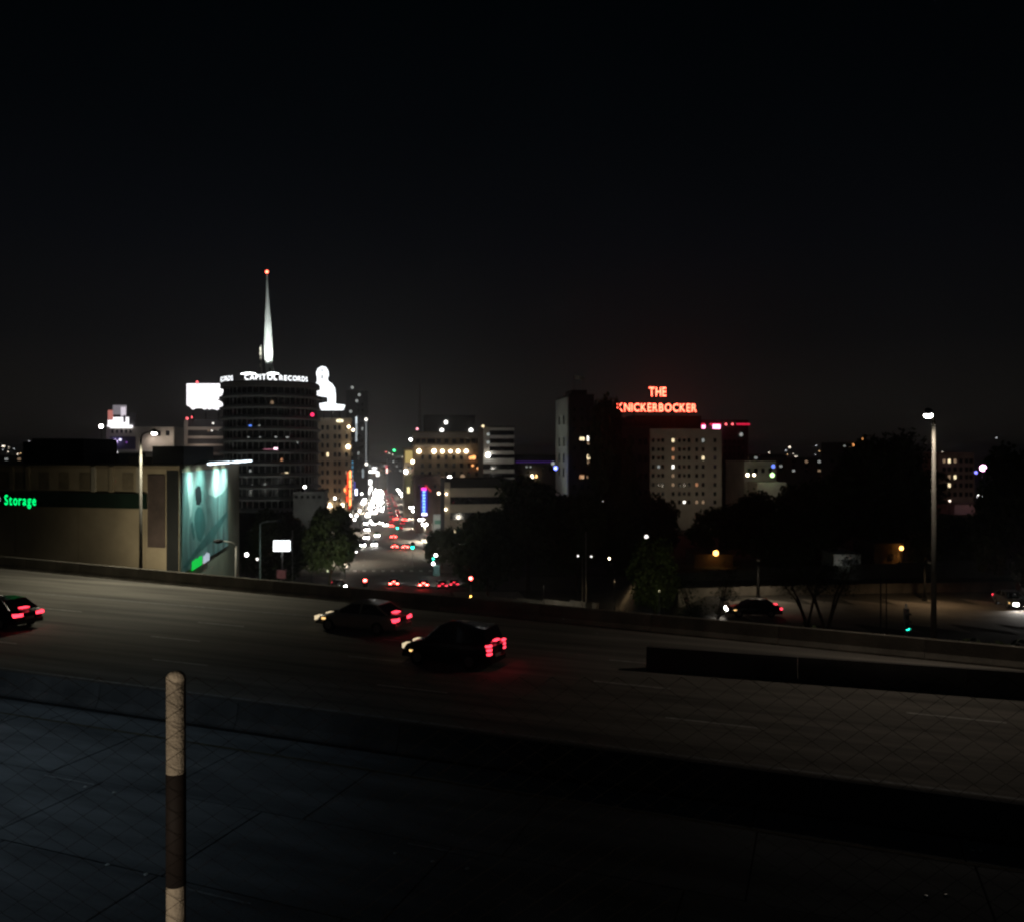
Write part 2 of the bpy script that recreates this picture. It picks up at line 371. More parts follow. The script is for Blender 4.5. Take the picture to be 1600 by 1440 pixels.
M_tan = mat('tan_stucco', (0.33, 0.27, 0.19), 0.9, 0.2, 0.25, 0.15)
M_tan2 = mat('brown_stucco', (0.24, 0.19, 0.13), 0.9, 0.25, 0.25, 0.15)
M_pale = mat('pale_render', (0.42, 0.38, 0.32), 0.9, 0.18, 0.2, 0.15)
M_white = mat('white_render', (0.55, 0.53, 0.48), 0.85, 0.15, 0.2, 0.1)
M_dark = mat('dark_cladding', (0.05, 0.05, 0.05), 0.7, 0.3, 0.2, 0.1)
M_brick = mat('brown_brick', (0.16, 0.10, 0.07), 0.9, 0.3, 0.4, 0.2)
M_roofd = mat('roof_dark', (0.03, 0.03, 0.03), 0.9, 0.3, 0.3)
M_greenb = mat('green_fascia', (0.004, 0.016, 0.009), 0.6, 0.2, 0.5)
M_metal = mat('galvanised_pole', (0.40, 0.39, 0.36), 0.5, 0.2, 1.5, metallic=0.2)
M_metd = mat('dark_metal', (0.04, 0.04, 0.04), 0.5, 0.2, 1.5)
W_ = (1.0, 0.93, 0.84); WARM = (1.0, 0.75, 0.48); SOD = (1.0, 0.47, 0.12); COOL = (0.80, 0.92, 1.0)
E_lampw = emit('lamp_white', (1.0, 0.96, 0.92), 16, False); E_lampwarm = emit('lamp_warm', (1.0, 0.80, 0.54), 9, False)
E_red = emit('beacon_red', (1.0, 0.09, 0.05), 14, False); E_redd = emit('beacon_red_dim', (1.0, 0.12, 0.14), 3.0, False)

# --- self-storage block by the freeway (skewed plan: front along the freeway, side wall along the boulevard grid)
C0 = Vector(((280 - PX0) / F * 80, 80, 0)); fdir = Vector((-0.956, 0.292, 0)); sdir = Vector((-0.144, 0.99, 0)).normalized()
STZ = -13.5; ST = thing('storage_building', 'wide tan storage building with a green fascia band beside the freeway', 'building', (C0.x, C0.y, STZ))
th_f = math.atan2(-fdir.y, -fdir.x)
Hs = 7.45 - STZ
def fpt(t, d=0.0):                                        # point on the front, t metres left of the corner, d metres in front
    n = Vector((fdir.y, -fdir.x, 0)); n = n if n.y < 0 else -n
    return fdir * t + n * d
def spt(t, d=0.0):                                        # point on the side wall, t metres back, d metres out
    n = Vector((0.99, 0.144, 0)); return sdir * t + n * d
foot = [Vector((0,0,0)), fpt(36), fpt(36) + sdir * 30, sdir * 34]
def extrude_plan(pl, z0, z1):
    q = MB(); n = len(pl); q.add([(p.x, p.y, z0) for p in pl] + [(p.x, p.y, z1) for p in pl],
        [tuple(range(n)), tuple(range(n, 2*n))] + [(i, (i+1) % n, (i+1) % n + n, i + n) for i in range(n)]); return q
def band_f(name, t0, t1, z0, z1, d, m): return extrude_plan([fpt(t0, .002), fpt(t1, .002), fpt(t1, d), fpt(t0, d)], z0, z1).build(name, m, ST)
def band_s(name, t0, t1, z0, z1, d, m): return extrude_plan([spt(t0, .002), spt(t1, .002), spt(t1, d), spt(t0, d)], z0, z1).build(name, m, ST)
extrude_plan(foot, 0, Hs - .02).build('wall', M_tan, ST)
extrude_plan([fpt(0,.1)+spt(0,.1), fpt(36.1,.1), fpt(36.1,.1)+sdir*30.2, sdir*34.2+spt(0,.1)], Hs - .018, Hs + .25).build('cornice', M_tan2, ST)
def stz(py, Y): return P(0, py, Y).z - STZ
band_f('fascia', 3.4, 36.05, stz(794.5, 81), stz(771, 81), .25, M_greenb)
band_f('dark_corner_panel', .05, 1.3, 1.0, stz(735, 80), .06, mat('corner_panel_black', (.012, .013, .014), .8, .3, .5))  # flat near-black panel standing slightly proud beside the corner
band_f('brick_pier', 1.45, 3.3, stz(856, 80), stz(742, 80), .10, mat('pier_brick', (0.07, 0.05, 0.045), 0.9, 0.35, 0.5))
for t in (4.0, 7.0, 9.0, 16.6, 18.5, 20.4, 22.3): band_f('pilaster', t, t + .42, stz(768, 83), stz(729, 83), .22, M_pale if t in (4.0, 9.0) else M_tan)
for t in (4.9, 9.7, 12.1, 14.4, 17.2, 19.1, 21.0): band_f('window', t, t + 1.2, stz(765, 83), stz(738, 83), .03, mat('shutter_brown', (0.20, 0.16, 0.11), 0.8, .3, 1) )
for t in (3.6, 11.0, 18.4, 25.8): band_f('expansion_joint', t, t + .06, .5, stz(796, 82), .012, M_tan2)
# roof volumes
def roofbox(px0, px1, py, Y, dep, m, name='roof_unit'):
    a = P(px0, py, Y); b = P(px1, py, Y); q = MB(); q.box(a.x - C0.x, b.x - C0.x, Y - C0.y, Y - C0.y + dep, Hs + .2, a.z - STZ); q.build(name, m, ST)
roofbox(50, 130, 685, 93, 8, M_roofd); roofbox(36, 49, 690, 94, 6, M_roofd); roofbox(133, 186, 708, 97, 7, M_roofd); roofbox(238, 287, 697, 90, 9, M_roofd); roofbox(200, 219, 714, 92, 5, M_tan2)
WL = thing('added_front_lamp', 'low lamp added below the parapet to light the storage front', 'lamp', P(196, 905, 72)); WL.location.z = gz(WL.location.x, 72)  # hidden lamp added to brighten the storage front
q = MB(); q.tube([(0,0,-.2), (0,0,2.2)], .07, 6); q.build('post', M_metd, WL); q = MB(); q.box(-.3, .3, -.12, .16, 2.2, 2.4); q.build('lamp_head', M_metd, WL)
lamp(WL, (.3, .4, 2.3), 1700, (1, .90, .62), (.15, 1, .45), 130, 1, .3)
# lettering on the fascia
E_green = emit('sign_green', (0.0, 1.0, 0.20), 1.5); E_ewhite = emit('sign_white_small', (0.75, 0.85, 1.0), 0.8)
SG = thing('storage_sign', 'glowing green letters with one white letter on the dark fascia of the tan building', 'sign', C0 + fpt(0, .42) + Vector((0, 0, P(0, 787, 85).z)), th_f)
def tfor(px):                                            # metres left of the corner for a photo column
    k = (px - PX0) / F; return (C0.x - k * C0.y) / (k * fdir.y - fdir.x)
word('Storage', E_green, SG, -tfor(14), -tfor(63), -.05, 1.32)
word('e', E_ewhite, SG, -tfor(-1), -tfor(7), 0.25, 1.05)
# teal wall banner on the side wall with its light bars
M_ban = bpy.data.materials.new('banner_print'); M_ban.use_nodes = True
nt = M_ban.node_tree; bs = nt.nodes['Principled BSDF']; bs.inputs['Roughness'].default_value = 0.6
t_ = nt.nodes.new('ShaderNodeTexCoord'); w_ = nt.nodes.new('ShaderNodeTexNoise'); w_.inputs['Scale'].default_value = 0.18; w_.inputs['Detail'].default_value = 6; w_.inputs['Distortion'].default_value = 1.2
mp = nt.nodes.new('ShaderNodeMapping'); mp.inputs['Scale'].default_value = (1, 1, 0.45); nt.links.new(t_.outputs['Object'], mp.inputs[0]); nt.links.new(mp.outputs[0], w_.inputs['Vector'])
r_ = nt.nodes.new('ShaderNodeValToRGB'); nt.links.new(w_.outputs['Fac'], r_.inputs[0]); nt.links.new(r_.outputs[0], bs.inputs['Base Color'])
r_.color_ramp.elements[0].position = .36; r_.color_ramp.elements[0].color = (0.015, 0.05, 0.05, 1); r_.color_ramp.elements[1].position = .62; r_.color_ramp.elements[1].color = (0.24, 0.42, 0.39, 1)
BN = thing('wall_banner', 'tall teal advertising banner hung on the side wall of the storage building', 'banner', C0 + Vector((0, 0, STZ)))
bz0, bz1 = stz(893, 82), Hs - .35
def on_side(name, pts, d0, d1, m):                        # flat shape on the side wall: (t, z) outline
    q = MB(); n = len(pts); A = [spt(t, d0) for t, z in pts]; B = [spt(t, d1) for t, z in pts]
    q.add([(a.x, a.y, z) for a, (t, z) in zip(A, pts)] + [(b.x, b.y, z) for b, (t, z) in zip(B, pts)],
          [tuple(range(n)), tuple(range(2*n-1, n-1, -1))] + [(i, (i+1) % n, (i+1) % n + n, i + n) for i in range(n)])
    return q.build(name, m, BN)
on_side('sheet', [(.6, bz0), (25, bz0), (25, bz1), (.6, bz1)], .01, .12, M_ban)
M_bpale = mat('banner_pale', (0.48, 0.62, 0.58), .6, .2, .5); M_bdark = mat('banner_dark', (0.012, 0.022, 0.024), .6, .3, .5); M_bteal = mat('banner_teal', (0.06, 0.18, 0.17), .6, .3, .4)
on_side('printed_shape', [(2.9, bz1-0.05), (6.9, bz1-0.05), (6.6, bz1-1.14), (5.4, bz1-2.39), (4.6, bz1-4.06), (3.9, bz1-4.47), (3.7, bz1-3.43), (2.9, bz1-2.08)], .122, .126, M_bpale)
on_side('printed_shape', [(6.2, bz1-1.72), (7.6, bz1-1.46), (8.9, bz1-1.61), (9.3, bz1-2.39), (9.4, bz1-3.07), (8.2, bz1-3.38), (6.9, bz1-3.22), (6.4, bz1-2.55)], .128, .132, M_bdark)
on_side('printed_shape', [(11.5, bz1-0.10), (24.5, bz1-0.10), (24.5, bz1-2.18), (21, bz1-2.81), (17, bz1-3.07), (13, bz1-2.50), (11.8, bz1-1.35)], .122, .126, M_bpale)
on_side('printed_shape', [(6.4, bz1-3.85), (7.6, bz1-3.48), (9.4, bz1-3.69), (10.8, bz1-4.47), (11.6, bz1-5.62), (10.6, bz1-6.45), (9.0, bz1-7.07), (7.4, bz1-6.66), (6.2, bz1-5.51), (5.8, bz1-4.58)], .122, .126, M_bteal)
on_side('printed_shape', [(.8, bz0+0.52), (7.5, bz1-7.38), (13, bz1-6.45), (24.2, bz1-4.99), (24.2, bz1-5.51), (15, bz1-7.59), (8, bz0+1.14), (2.4, bz0+0.31)], .134, .138, M_bteal)
on_side('printed_shape', [(4.3, bz1-4.89), (5.0, bz1-4.68), (5.7, bz1-5.41), (6.2, bz1-6.34), (5.4, bz1-6.55), (4.7, bz1-5.82)], .140, .144, M_bteal)
# small illegible green and white mark at the foot of the banner
E_g2 = emit('mark_green', (0.02, 1.0, 0.12), .55); E_w2 = emit('mark_white', (.75, .85, 1), .6); mz = -STZ - 2.25
for i, t in enumerate((4.6, 5.6, 6.6, 7.6, 8.6)): on_side('mark', [(t, mz), (t+.72, mz+.02), (t+.78, mz+.75 + .22*(i % 2)), (t+.3, mz+.95), (t+.02, mz+.7)], .146, .2, E_g2)
for i, t in enumerate((10.0, 11.1, 12.3)): on_side('mark', [(t, mz), (t+.85, mz), (t+.9, mz+.7+.25*(i % 2)), (t+.1, mz+.8)], .146, .2, E_w2)
E_bar = emit('light_bar', (0.80, 0.92, 1.0), 2.6, False)
for k, (ta, tb) in enumerate(((5.2, 16.5), (19.0, 33.5))):
    LB = thing('banner_light_bar', ('nearer' if k == 0 else 'farther') + ' of two white light bars along the roof edge over the teal banner', 'light bar', C0 + Vector((0, 0, STZ + Hs + .35)), 0, 'light bars over the banner')
    a, b = spt(ta, 1.5), spt(tb, 1.5); 
    tt = ta
    while tt < tb:
        ln = random.uniform(.7, 1.2); q = MB(); q.tube([spt(tt, 1.5), spt(tt + ln, 1.5)], random.uniform(.08, .14), 8); q.build('tube', E_bar, LB); tt += ln + .14
    n_ = int((tb - ta) / 1.6)
    for i in range(n_ + 1):
        tt = ta + (tb - ta) * i / n_; q = MB(); q.tube([spt(tt, .0) + Vector((0,0,-.15)), spt(tt, 1.0) + Vector((0,0,.35)), spt(tt, 1.5) + Vector((0,0,.26))], .04, 5); q.build('bracket', M_metd, LB)
    if k == 0:
        for tt in (3.4, 8.6): lamp(LB, spt(tt, 2.6) + Vector((0, 0, -.1)), 1500, (.66, 1.0, .93), (-.55, -.08, -1), 130, 1, .2)
    else:
        lamp(LB, spt(17.5, 2.6) + Vector((0, 0, -.1)), 2700, (.68, 1.0, .94), (-.5, -.07, -1), 130, 1, .2)
        lamp(LB, spt(22.0, 2.6) + Vector((0, 0, -.1)), 1500, (.66, 1.0, .93), (-.5, -.07, -1), 130, 1, .2)

# --- round record-company tower
TY = 245.0; TC = P(423, 705, TY); TB = gz(TC.x, TC.y) - .5; Rt = 13.4
TW = thing('round_office_tower', 'round dark office tower with stacked sunshade rings and a lit rooftop spire', 'tower', (TC.x, TC.y, TB))
M_shade = mat('sunshade_metal', (0.30, 0.31, 0.30), .7, .2, .4); M_core = mat('tower_glass', (0.015, 0.017, 0.019), .25, .3, .3, spec=.5); M_tw = mat('tower_concrete', (.22, .21, .19), .9, .2, .3)
def tz(py, dY=-13.0): return P(0, py, TY + dY).z - TB
top = tz(604)
q = MB(); q.lathe([(Rt - 1.3, 0), (Rt - 1.3, top)], 72); q.build('glass_drum', M_core, TW, True)
rows = [620, 637.5, 655, 672.5, 690.5, 709, 727.5, 746, 764.5, 783, 801]
for py in rows:
    z = tz(py); q = MB(); q.lathe([(Rt - 1.32, z), (Rt + .05, z + .12), (Rt + .1, z + .5), (Rt - 1.32, z + 1.15)], 72, caps=False); q.build('sunshade_ring', M_shade, TW)
for i, py in enumerate(rows):
    z0 = tz(py) + 1.16; z1 = tz(rows[i - 1]) - .02 if i else top - .05; q = MB()
    for k in range(48):
        t = 2*math.pi*k/48 + .02; c_, s_ = math.cos(t), math.sin(t); r0, r1, hw = Rt - 1.31, Rt - 1.02, .07
        pts = [(c_*r0 - s_*hw*g_, s_*r0 + c_*hw*g_) for g_ in (-1, 1)] + [(c_*r1 - s_*hw*g_, s_*r1 + c_*hw*g_) for g_ in (1, -1)]
        q.add([(x, y, z0) for x, y in pts] + [(x, y, z1) for x, y in pts], [(0,1,5,4),(1,2,6,5),(2,3,7,6),(3,0,4,7)])
    tag(q.build('mullions', M_shade, TW), kind='stuff')
q = MB(); q.lathe([(Rt - 1.31, top), (Rt - .2, top + .2), (Rt - .2, top + 1.3), (Rt - 1.6, top + 1.7), (Rt - 3.4, top + 2.1), (Rt - 7.2, top + 2.7), (.3, top + 3.0)], 72); q.build('roof', M_tw, TW)
# lit windows on the drum, placed by column and row
def tower_win(px, py, wpx, h, m):
    k = (px - PX0) / F; r = Rt - 1.26                       # ray / cylinder
    dx, dy = k, 1.0; ox, oy = -TC.x, -TC.y; a = dx*dx+dy*dy; b = 2*(ox*dx+oy*dy); c = ox*ox+oy*oy-r*r
    disc = b*b - 4*a*c
    if disc < 0: return
    t = (-b - math.sqrt(disc)) / (2*a); x, y = ox + dx*t, oy + dy*t; an = math.atan2(y, x); w = wpx / F * t / max(.25, abs(math.cos(an + math.pi/2 - 0)))
    z = CAM_Z - (py - HY) / F * t - TB; q = MB(); n = max(2, int(w / .8) + 1); hw = w / r / 2; vs = []; fs = []
    for i in range(n + 1):
        aa = an - hw + 2*hw*i/n; vs += [(r*math.cos(aa), r*math.sin(aa), z - h/2), (r*math.cos(aa), r*math.sin(aa), z + h/2)]
    for i in range(n): fs.append((2*i, 2*i+2, 2*i+3, 2*i+1))
    q.add(vs, fs); q.build('window', m, TW)
E_blue = emit('window_blue', (.12, .28, 1.0), 1.3, False); E_pink = emit('window_pink', (1.0, .35, .5), .55, False); E_pinkb = emit('window_pink_bright', (1.0, .62, .75), 3.0, False)
for px, py, w, h, m in ((425,629,4,1.0,E_warmd),(391,667,5,1.1,E_blue),(405,666,3,.8,E_whited),(377,687,2,.7,E_org),(388,685.5,3,1.1,E_whited),(406,685.5,3,1.1,E_whited),(431,685,3,1.1,E_whited),(449,685.5,4,1.1,E_whited),
                        (395,704,34,.55,E_pink),(420,704,16,.9,E_pink),(431,704,6,1.5,E_pinkb),(444,742,8,1.2,E_warmd),(448,741,4,1.2,E_warm),(405,743,8,.9,E_whited),(428,743,12,.8,E_whited),(385,744,6,.7,E_whited),(470,742,5,.8,E_whited),(391,735,3,.6,E_whited),
                        (414,757,3,.6,E_whited),(394,760,2,1.1,E_whited),(440,718,3,.7,E_org),(475,705,3,.8,E_whited),(465,690,2,.8,E_whited)):
    tower_win(px, py, w, h, m)
q = MB(); q.ball((0,0,0), .5, 8); q.build('red_lamp', emit('red_lamp', (1, .03, .12), 2.2, False), TW, loc=P(488, 648, TY-11.6) - Vector((TC.x, TC.y, TB)))
# ring of roof letters
SR = thing('tower_roof_sign', 'ring of white lit capital letters around the round tower roof', 'sign', (TC.x, TC.y, TB + top + 1.75))
E_sign = emit('sign_white', (0.95, 0.98, 1.0), 2.6)
q = MB(); q.lathe([(Rt - .62, -.42), (Rt - .5, -.1), (Rt - .62, -.02)], 72, caps=False); q.build('rail', M_metd, SR)
def ring_word(txt, a0, a1, size):
    ws = [LET[c][2] - LET[c][1] for c in txt]; gap = .14; tot = sum(ws) + gap * (len(txt) - 1); r = Rt - .45; a = a0
    for c, w in zip(txt, ws):
        k = (a1 - a0) / tot; mid = a + w * k / 2; cw = w * k * r; an = R(-90) + mid
        ctr = Vector((r*math.cos(an), r*math.sin(an), 0)); u = Vector((-math.sin(an), math.cos(an), 0))
        o = letter(c, E_sign, SR, size, ctr - u * ((LET[c][1] + LET[c][2]) / 2 * cw / w), mid, (cw / w) / size)
        a += (w + gap) * k
def ang(px): return math.asin(max(-.999, min(.999, (px - 423) / F * (TY - 11) / (Rt - .45)))) - 0.27 * 0
ring_word('CAPITOL', ang(403), ang(452), 2.0); ring_word('RECORDS', ang(454) + .02, ang(454) + R(38), 1.8)
ring_word('RECORDS', ang(382) - R(37), ang(382), 1.8)
for X, Yo, pw_ in ((-16, -30, 1500), (18, -30, 1500), (2, -38, 1400)):  # lamps added in front of the tower to bring out its rings
    b = Vector((TC.x + X, TC.y + Yo, 0)); b.z = gz(b.x, b.y)
    t = thing('added_tower_lamp', f'lamp added before the round tower to light its rings, {"left" if X < 0 else "right" if X > 5 else "centre"}', 'lamp', b, 0, 'added tower lamps'); q = MB(); q.tube([(0,0,-.2), (0,0,4.2)], .07, 6); q.build('post', M_metd, t); q = MB(); q.lathe([(.06, 4.2), (.25, 4.3), (.04, 4.6)], 10); q.build('shade', M_metd, t)
    lamp(t, (0, .5, 4.4), pw_, (.95, .97, .88), (-X*.5, 26, 26), 74, 1, .3)
WB = Bld('tower_annexe', 'low grey annexe at the foot of the round tower', 458, 507, 771, 226, 14, mat('grey_annexe', (.10, .10, .095), .9, .25, .3))
for px in (463, 472, 481, 490, 499): WB.win(px, 776, 5, 5, None, M_frame_d)
WB.bulb(476.5, 760, .34, E_lampw, -1.0); lamp(WB.e, (WB.lx(480), -9, WB.lz(480, 790)), 60, (.9, 1, .95), (0, 1, .3), 140, 1, .3)
# roof floodlights and the spire
E_fl = emit('flood_face', (.95, 1.0, .98), 6, False)
FB = top + 3.4
for k, (pa, pb, side) in enumerate(((387, 411, 'left'), (429, 447, 'right'))):
    FLD = thing('roof_floodlight', f'long white roof floodlight on the {side} side of the spire foot', 'floodlight', (TC.x, TC.y, TB + FB), 0, 'roof floodlights at the spire')
    xa, xb = (pa - 423) / F * (TY - 8), (pb - 423) / F * (TY - 8); q = MB(); n = 12
    for i in range(n):
        x0 = xa + (xb - xa) * i / n; x1 = xa + (xb - xa) * (i + .9) / n; y = -7.6 + .02 * ((x0+x1)/2) ** 2
        zt = .45 + .30*math.sin(math.pi*(i + .5)/n); q.box(x0, x1, y, y + .5, .30, zt); q.box(x0, x1, y + .51, y + .75, .25, zt - .03, 1)
    q.build('lamp_row', [E_fl, M_metd], FLD)
    lamp(FLD, ((xa + xb) / 2 * .55, -5.2, 1.2), 13000, (.93, 1.0, .94), (-(xa + xb) / 2 * .55, 5.2, 9.5), 60, .9, .5)
    lamp(FLD, ((xa + xb) / 2 * .5, -5.6, 1.2), 13000, (.93, 1.0, .97), (-(xa + xb) / 2 * .5, 5.4, 19), 30, .8, .4)
    lamp(FLD, ((xa + xb) / 2 * .75, -6.5, 2.2), 110, (.93, 1.0, .95), (0, .2, -1), 160, 1, .4)
SPz0 = TB + top + 2.4; tipz = P(417, 427, TY).z
SPI = thing('rooftop_spire', 'tall slender white spire lit from below with a red beacon on its tip', 'spire', (P(420.5, 600, TY).x, TY, SPz0))
Hsp = tipz - SPz0; tilt = P(417, 427, TY).x - P(420.5, 600, TY).x
M_spire = mat('spire_white', (.60, .62, .60), .6, .1, .4)
def sp(f): return (tilt * f, 0, Hsp * f)
q = MB(); fr_ = [.13, .2, .28, .36, .46, .6, .76, .9, 1.0]; ra = [.75, 1.08, 1.15, 1.12, .98, .72, .42, .2, .09]
q.tube([sp(f) for f in fr_], ra, 4); q.build('needle', M_spire, SPI)
for k in range(3):
    an = R(-95 + 120*k); q = MB(); q.tube([(1.15*math.cos(an), 1.15*math.sin(an), 0), (sp(.22)[0] + .5*math.cos(an), .5*math.sin(an), Hsp*.22)], [.28, .4], 4); q.build('leg', M_spire, SPI)
q = MB(); q.ball((0, 0, .35), .42, 8); bc = q.build('beacon', E_red, SPI, loc=sp(1.0))
MA = thing('roof_mast', 'thin dim mast with antenna panels beside the spire', 'mast', P(409, 590, TY) )
q = MB(); q.tube([(0, 0, -1.5), (-.1, 0, 9.0)], [.12, .05], 6); q.build('pole', M_metal, MA)
for z, r in ((5.2, .38), (6.6, .5), (7.8, .4), (3.4, .3)): q = MB(); q.box(-.35-r/2, -.35+r/2, -.1, .1, z - .5, z + .5); q.build('antenna_panel', M_pale, MA)

# --- billboards beyond the tower
E_bb = emit('billboard_white', (1.0, .97, 1.0), 1.7)
def outline(pts, ox, oy, sx, Y, cx, cz):
    return [((P(ox + x / sx, 0, Y).x - cx), P(0, oy + y / sx, Y).z - cz) for x, y in pts]
M_mark = mat('billboard_mark', (.2, .2, .22), .8, .2, 1)
def cutout(name, label, pts, ox, oy, sx, Y, base_py, m, legs, cpx):
    c = P(cpx, base_py, Y); t = thing(name, label, 'billboard', c)
    q = MB(); q.prism(outline(pts, ox, oy, sx, Y, c.x, c.z), 0, .6); q.build('panel', m, t)
    for lp, top_py in legs:
        x = P(lp, 0, Y).x - c.x; q = MB(); q.tube([(x, .9, -1.0), (x, .9, P(0, top_py, Y).z - c.z)], .22, 6); q.build('post', M_metd, t)
    return t, c
b1, c1 = cutout('rooftop_billboard', 'overexposed white rooftop billboard left of the round tower', [(140,475),(990,475),(1020,510),(1025,650),(900,660),(800,640),(790,720),(670,792),(730,785),(800,830),(815,940),(690,965),(600,935),(560,960),(520,930),(470,960),(420,930),(300,930),(250,960),(200,905),(140,880)],
                280, 560, 12, 300, 655, E_bb, ((300, 612), (320, 612), (340, 612)), 318)
for px, py in ((308, 597), (369.5, 608)):
    q = MB(); q.ball((0,0,0), .38, 8); q.tube([(0,0,-.9), (0,0,0)], .08, 5, 1); q.build('beacon', [E_redd, M_metd], b1, loc=P(px, py, 300) - c1)
x0 = P(366, 0, 300).x - c1.x; q = MB(); q.box(x0, x0 + 2.9, 0, .5, P(0, 613, 300).z - c1.z, P(0, 610.5, 300).z - c1.z); q.build('catwalk_light', emit('catwalk_light', (1, .97, .95), .8), b1)
for x, y, w, h in ((298, 616, 3, 1.2), (324, 611, 2, 1), (321, 622, 1.6, 1)):
    a = P(x, y, 300) - c1; q = MB(); q.box(a.x - w*.11, a.x + w*.11, -.05, -.01, a.z - h*.11, a.z + h*.11); q.build('print_mark', M_mark, b1)
b2, c2 = cutout('figure_billboard', 'overexposed white billboard cut out like a head and shoulders beside the tower', [(1025,150),(1045,104),(1085,82),(1125,90),(1150,130),(1155,175),(1143,210),(1150,235),(1190,265),(1220,310),(1228,380),(1228,474),(1325,485),(1320,510),(1305,540),(1070,540),(1060,470),(1145,455),(1145,405),(1080,395),(955,370),(970,320),(1000,280),(1035,245),(1035,200)],
                340, 560, 6.667, 320, 650, emit('billboard_cool', (.93, .97, 1.0), 1.8), ((505, 640), (518, 600), (530, 638)), 515)
for x, y, w, h in ((503.5, 578.6, 6, 1.8), (503.4, 589, 2.2, 7), (503, 612, 9, .8)):
    a = P(x, y, 320) - c2; q = MB(); q.box(a.x - w*.114, a.x + w*.114, -.05, -.01, a.z - h*.114, a.z + h*.114); q.build('print_mark', M_mark, b2)

# --- pale building at the far left with its roof billboard
B = Bld('pale_office_block', 'pale low building under a small lit billboard behind the storage roof', 166, 272, 669, 330, 26, M_pale)
for px in (248, 262): B.win(px, 677, 6, 8, None)
for px in (176, 183, 190, 197, 204): B.win(px, 674, 3.2, 6, None, M_frame_d)
B.ppart('dark_panel', 172, 212, 682, 702, mat('violet_panel', (.05, .04, .09), .6, .2, 1), -.4)
B.ppart('light_strip', 170, 184, 703, 707.5, emit('strip_white', (.95, .97, 1), 1.6), -.6)
B.ppart('ledge', 184, 262, 703, 705.5, M_white, -.9)
q = B.bulb(181, 690, .9, emit('violet_bulb', (.75, .6, 1.0), 5, False), -1.0); B.bulb(189, 687, .45, emit('violet_bulb2', (.8, .75, 1.0), 2, False), -1.0); B.bulb(199, 691, .3, emit('violet_dim', (.5, .15, .8), .5, False), -1.0)
lamp(B.e, (B.lx(181), -1.8, B.lz(181, 690)), 260, (.35, .15, 1.0), (0, 1, 0), 160, 1, .3)
lamp(B.e, (B.lx(238), -3.5, B.lz(240, 681)), 900, (1, .86, .80), (.1, .75, -1), 150, 1, .4)
lamp(B.e, (B.lx(262), -5, B.lz(240, 684)), 700, (1, .86, .76), (0, 1, -.1), 150, 1, .4)
bb = thing('small_billboard', 'small stepped white lit billboard on the pale building at far left', 'billboard', P(187, 669, 329))
def sb(name, a, b, c, d, m, y0=0., y1=.5):
    A = P(a, c, 329) - bb.location; Bv = P(b, d, 329) - bb.location; q = MB(); q.box(A.x, Bv.x, y0, y1, Bv.z, A.z); q.build(name, m, bb)
E_sb = emit('small_board_white', (1, .96, 1), 1.6); E_sbd = emit('small_board_dim', (.8, .72, .8), .25)
sb('panel', 176.5, 201, 652, 667.5, E_sb); sb('panel', 176, 197, 633, 648, E_sbd, .1); sb('panel', 189, 196.5, 636, 652, emit('small_board_mid', (1, .9, 1), .75), -.1, .08)
sb('red_panel', 168.5, 176, 641, 656, emit('small_board_red', (1, .35, .3), .5)); sb('panel', 168.5, 178, 656.5, 667.5, E_sb, -.02, .4); sb('foot_light', 168.5, 207.5, 664.5, 669, E_sb, -.6, -.1)
sb('dark_figure', 193, 196.5, 649, 660, M_mark, -.25, -.12); sb('dark_figure', 185, 193, 650.2, 651.6, M_mark, -.25, -.12); sb('side_board', 201.5, 212, 645, 664, mat('board_grey', (.3, .29, .3), .8, .3, .5))
q = MB(); q.tube([(0, .6, -.5), (0, .6, 2)], .2, 6); q.build('post', M_metd, bb)
FLp = P(158, 666, 318); fl = thing('flood_lamp', 'white flood lamp left of the small stepped billboard', 'lamp', FLp)
q = MB(); q.ball((0,0,0), .75, 10, 0, .8); q.build('bulb', E_lampw, fl); q = MB(); q.tube([(0, .3, FLp.z * 0 - 14), (0, .3, .3)], .12, 6); q.build('pole', M_metd, fl)

# --- banded office block below the left billboard
B = Bld('banded_block_left', 'small office block with pale bands under the white billboard left of the tower', 289, 352, 657, 310, 20, M_dark)
for a, b in ((667, 672), (681, 685), (693.5, 696.5), (707, 711), (721, 725)): B.ppart('spandrel', 294, 352, a, b, M_pale, -.7)
B.ppart('corner_pier', 288.5, 293.5, 656, 740, M_pale, -.9)
for px, py, m in ((333, 661.5, E_white), (331, 672.6, E_white), (341, 672, E_whited), (326, 673, E_warmd)): B.win(px, py, 3.2, 2.6, m)
lamp(B.e, (B.lx(318), -7, B.lz(318, 700)), 900, (1, .8, .72), (0, .7, .6), 150, 1, .4)
for px, py in ((293, 654), (301, 652)): B.bulb(px, py, .4, E_redd, -.5)

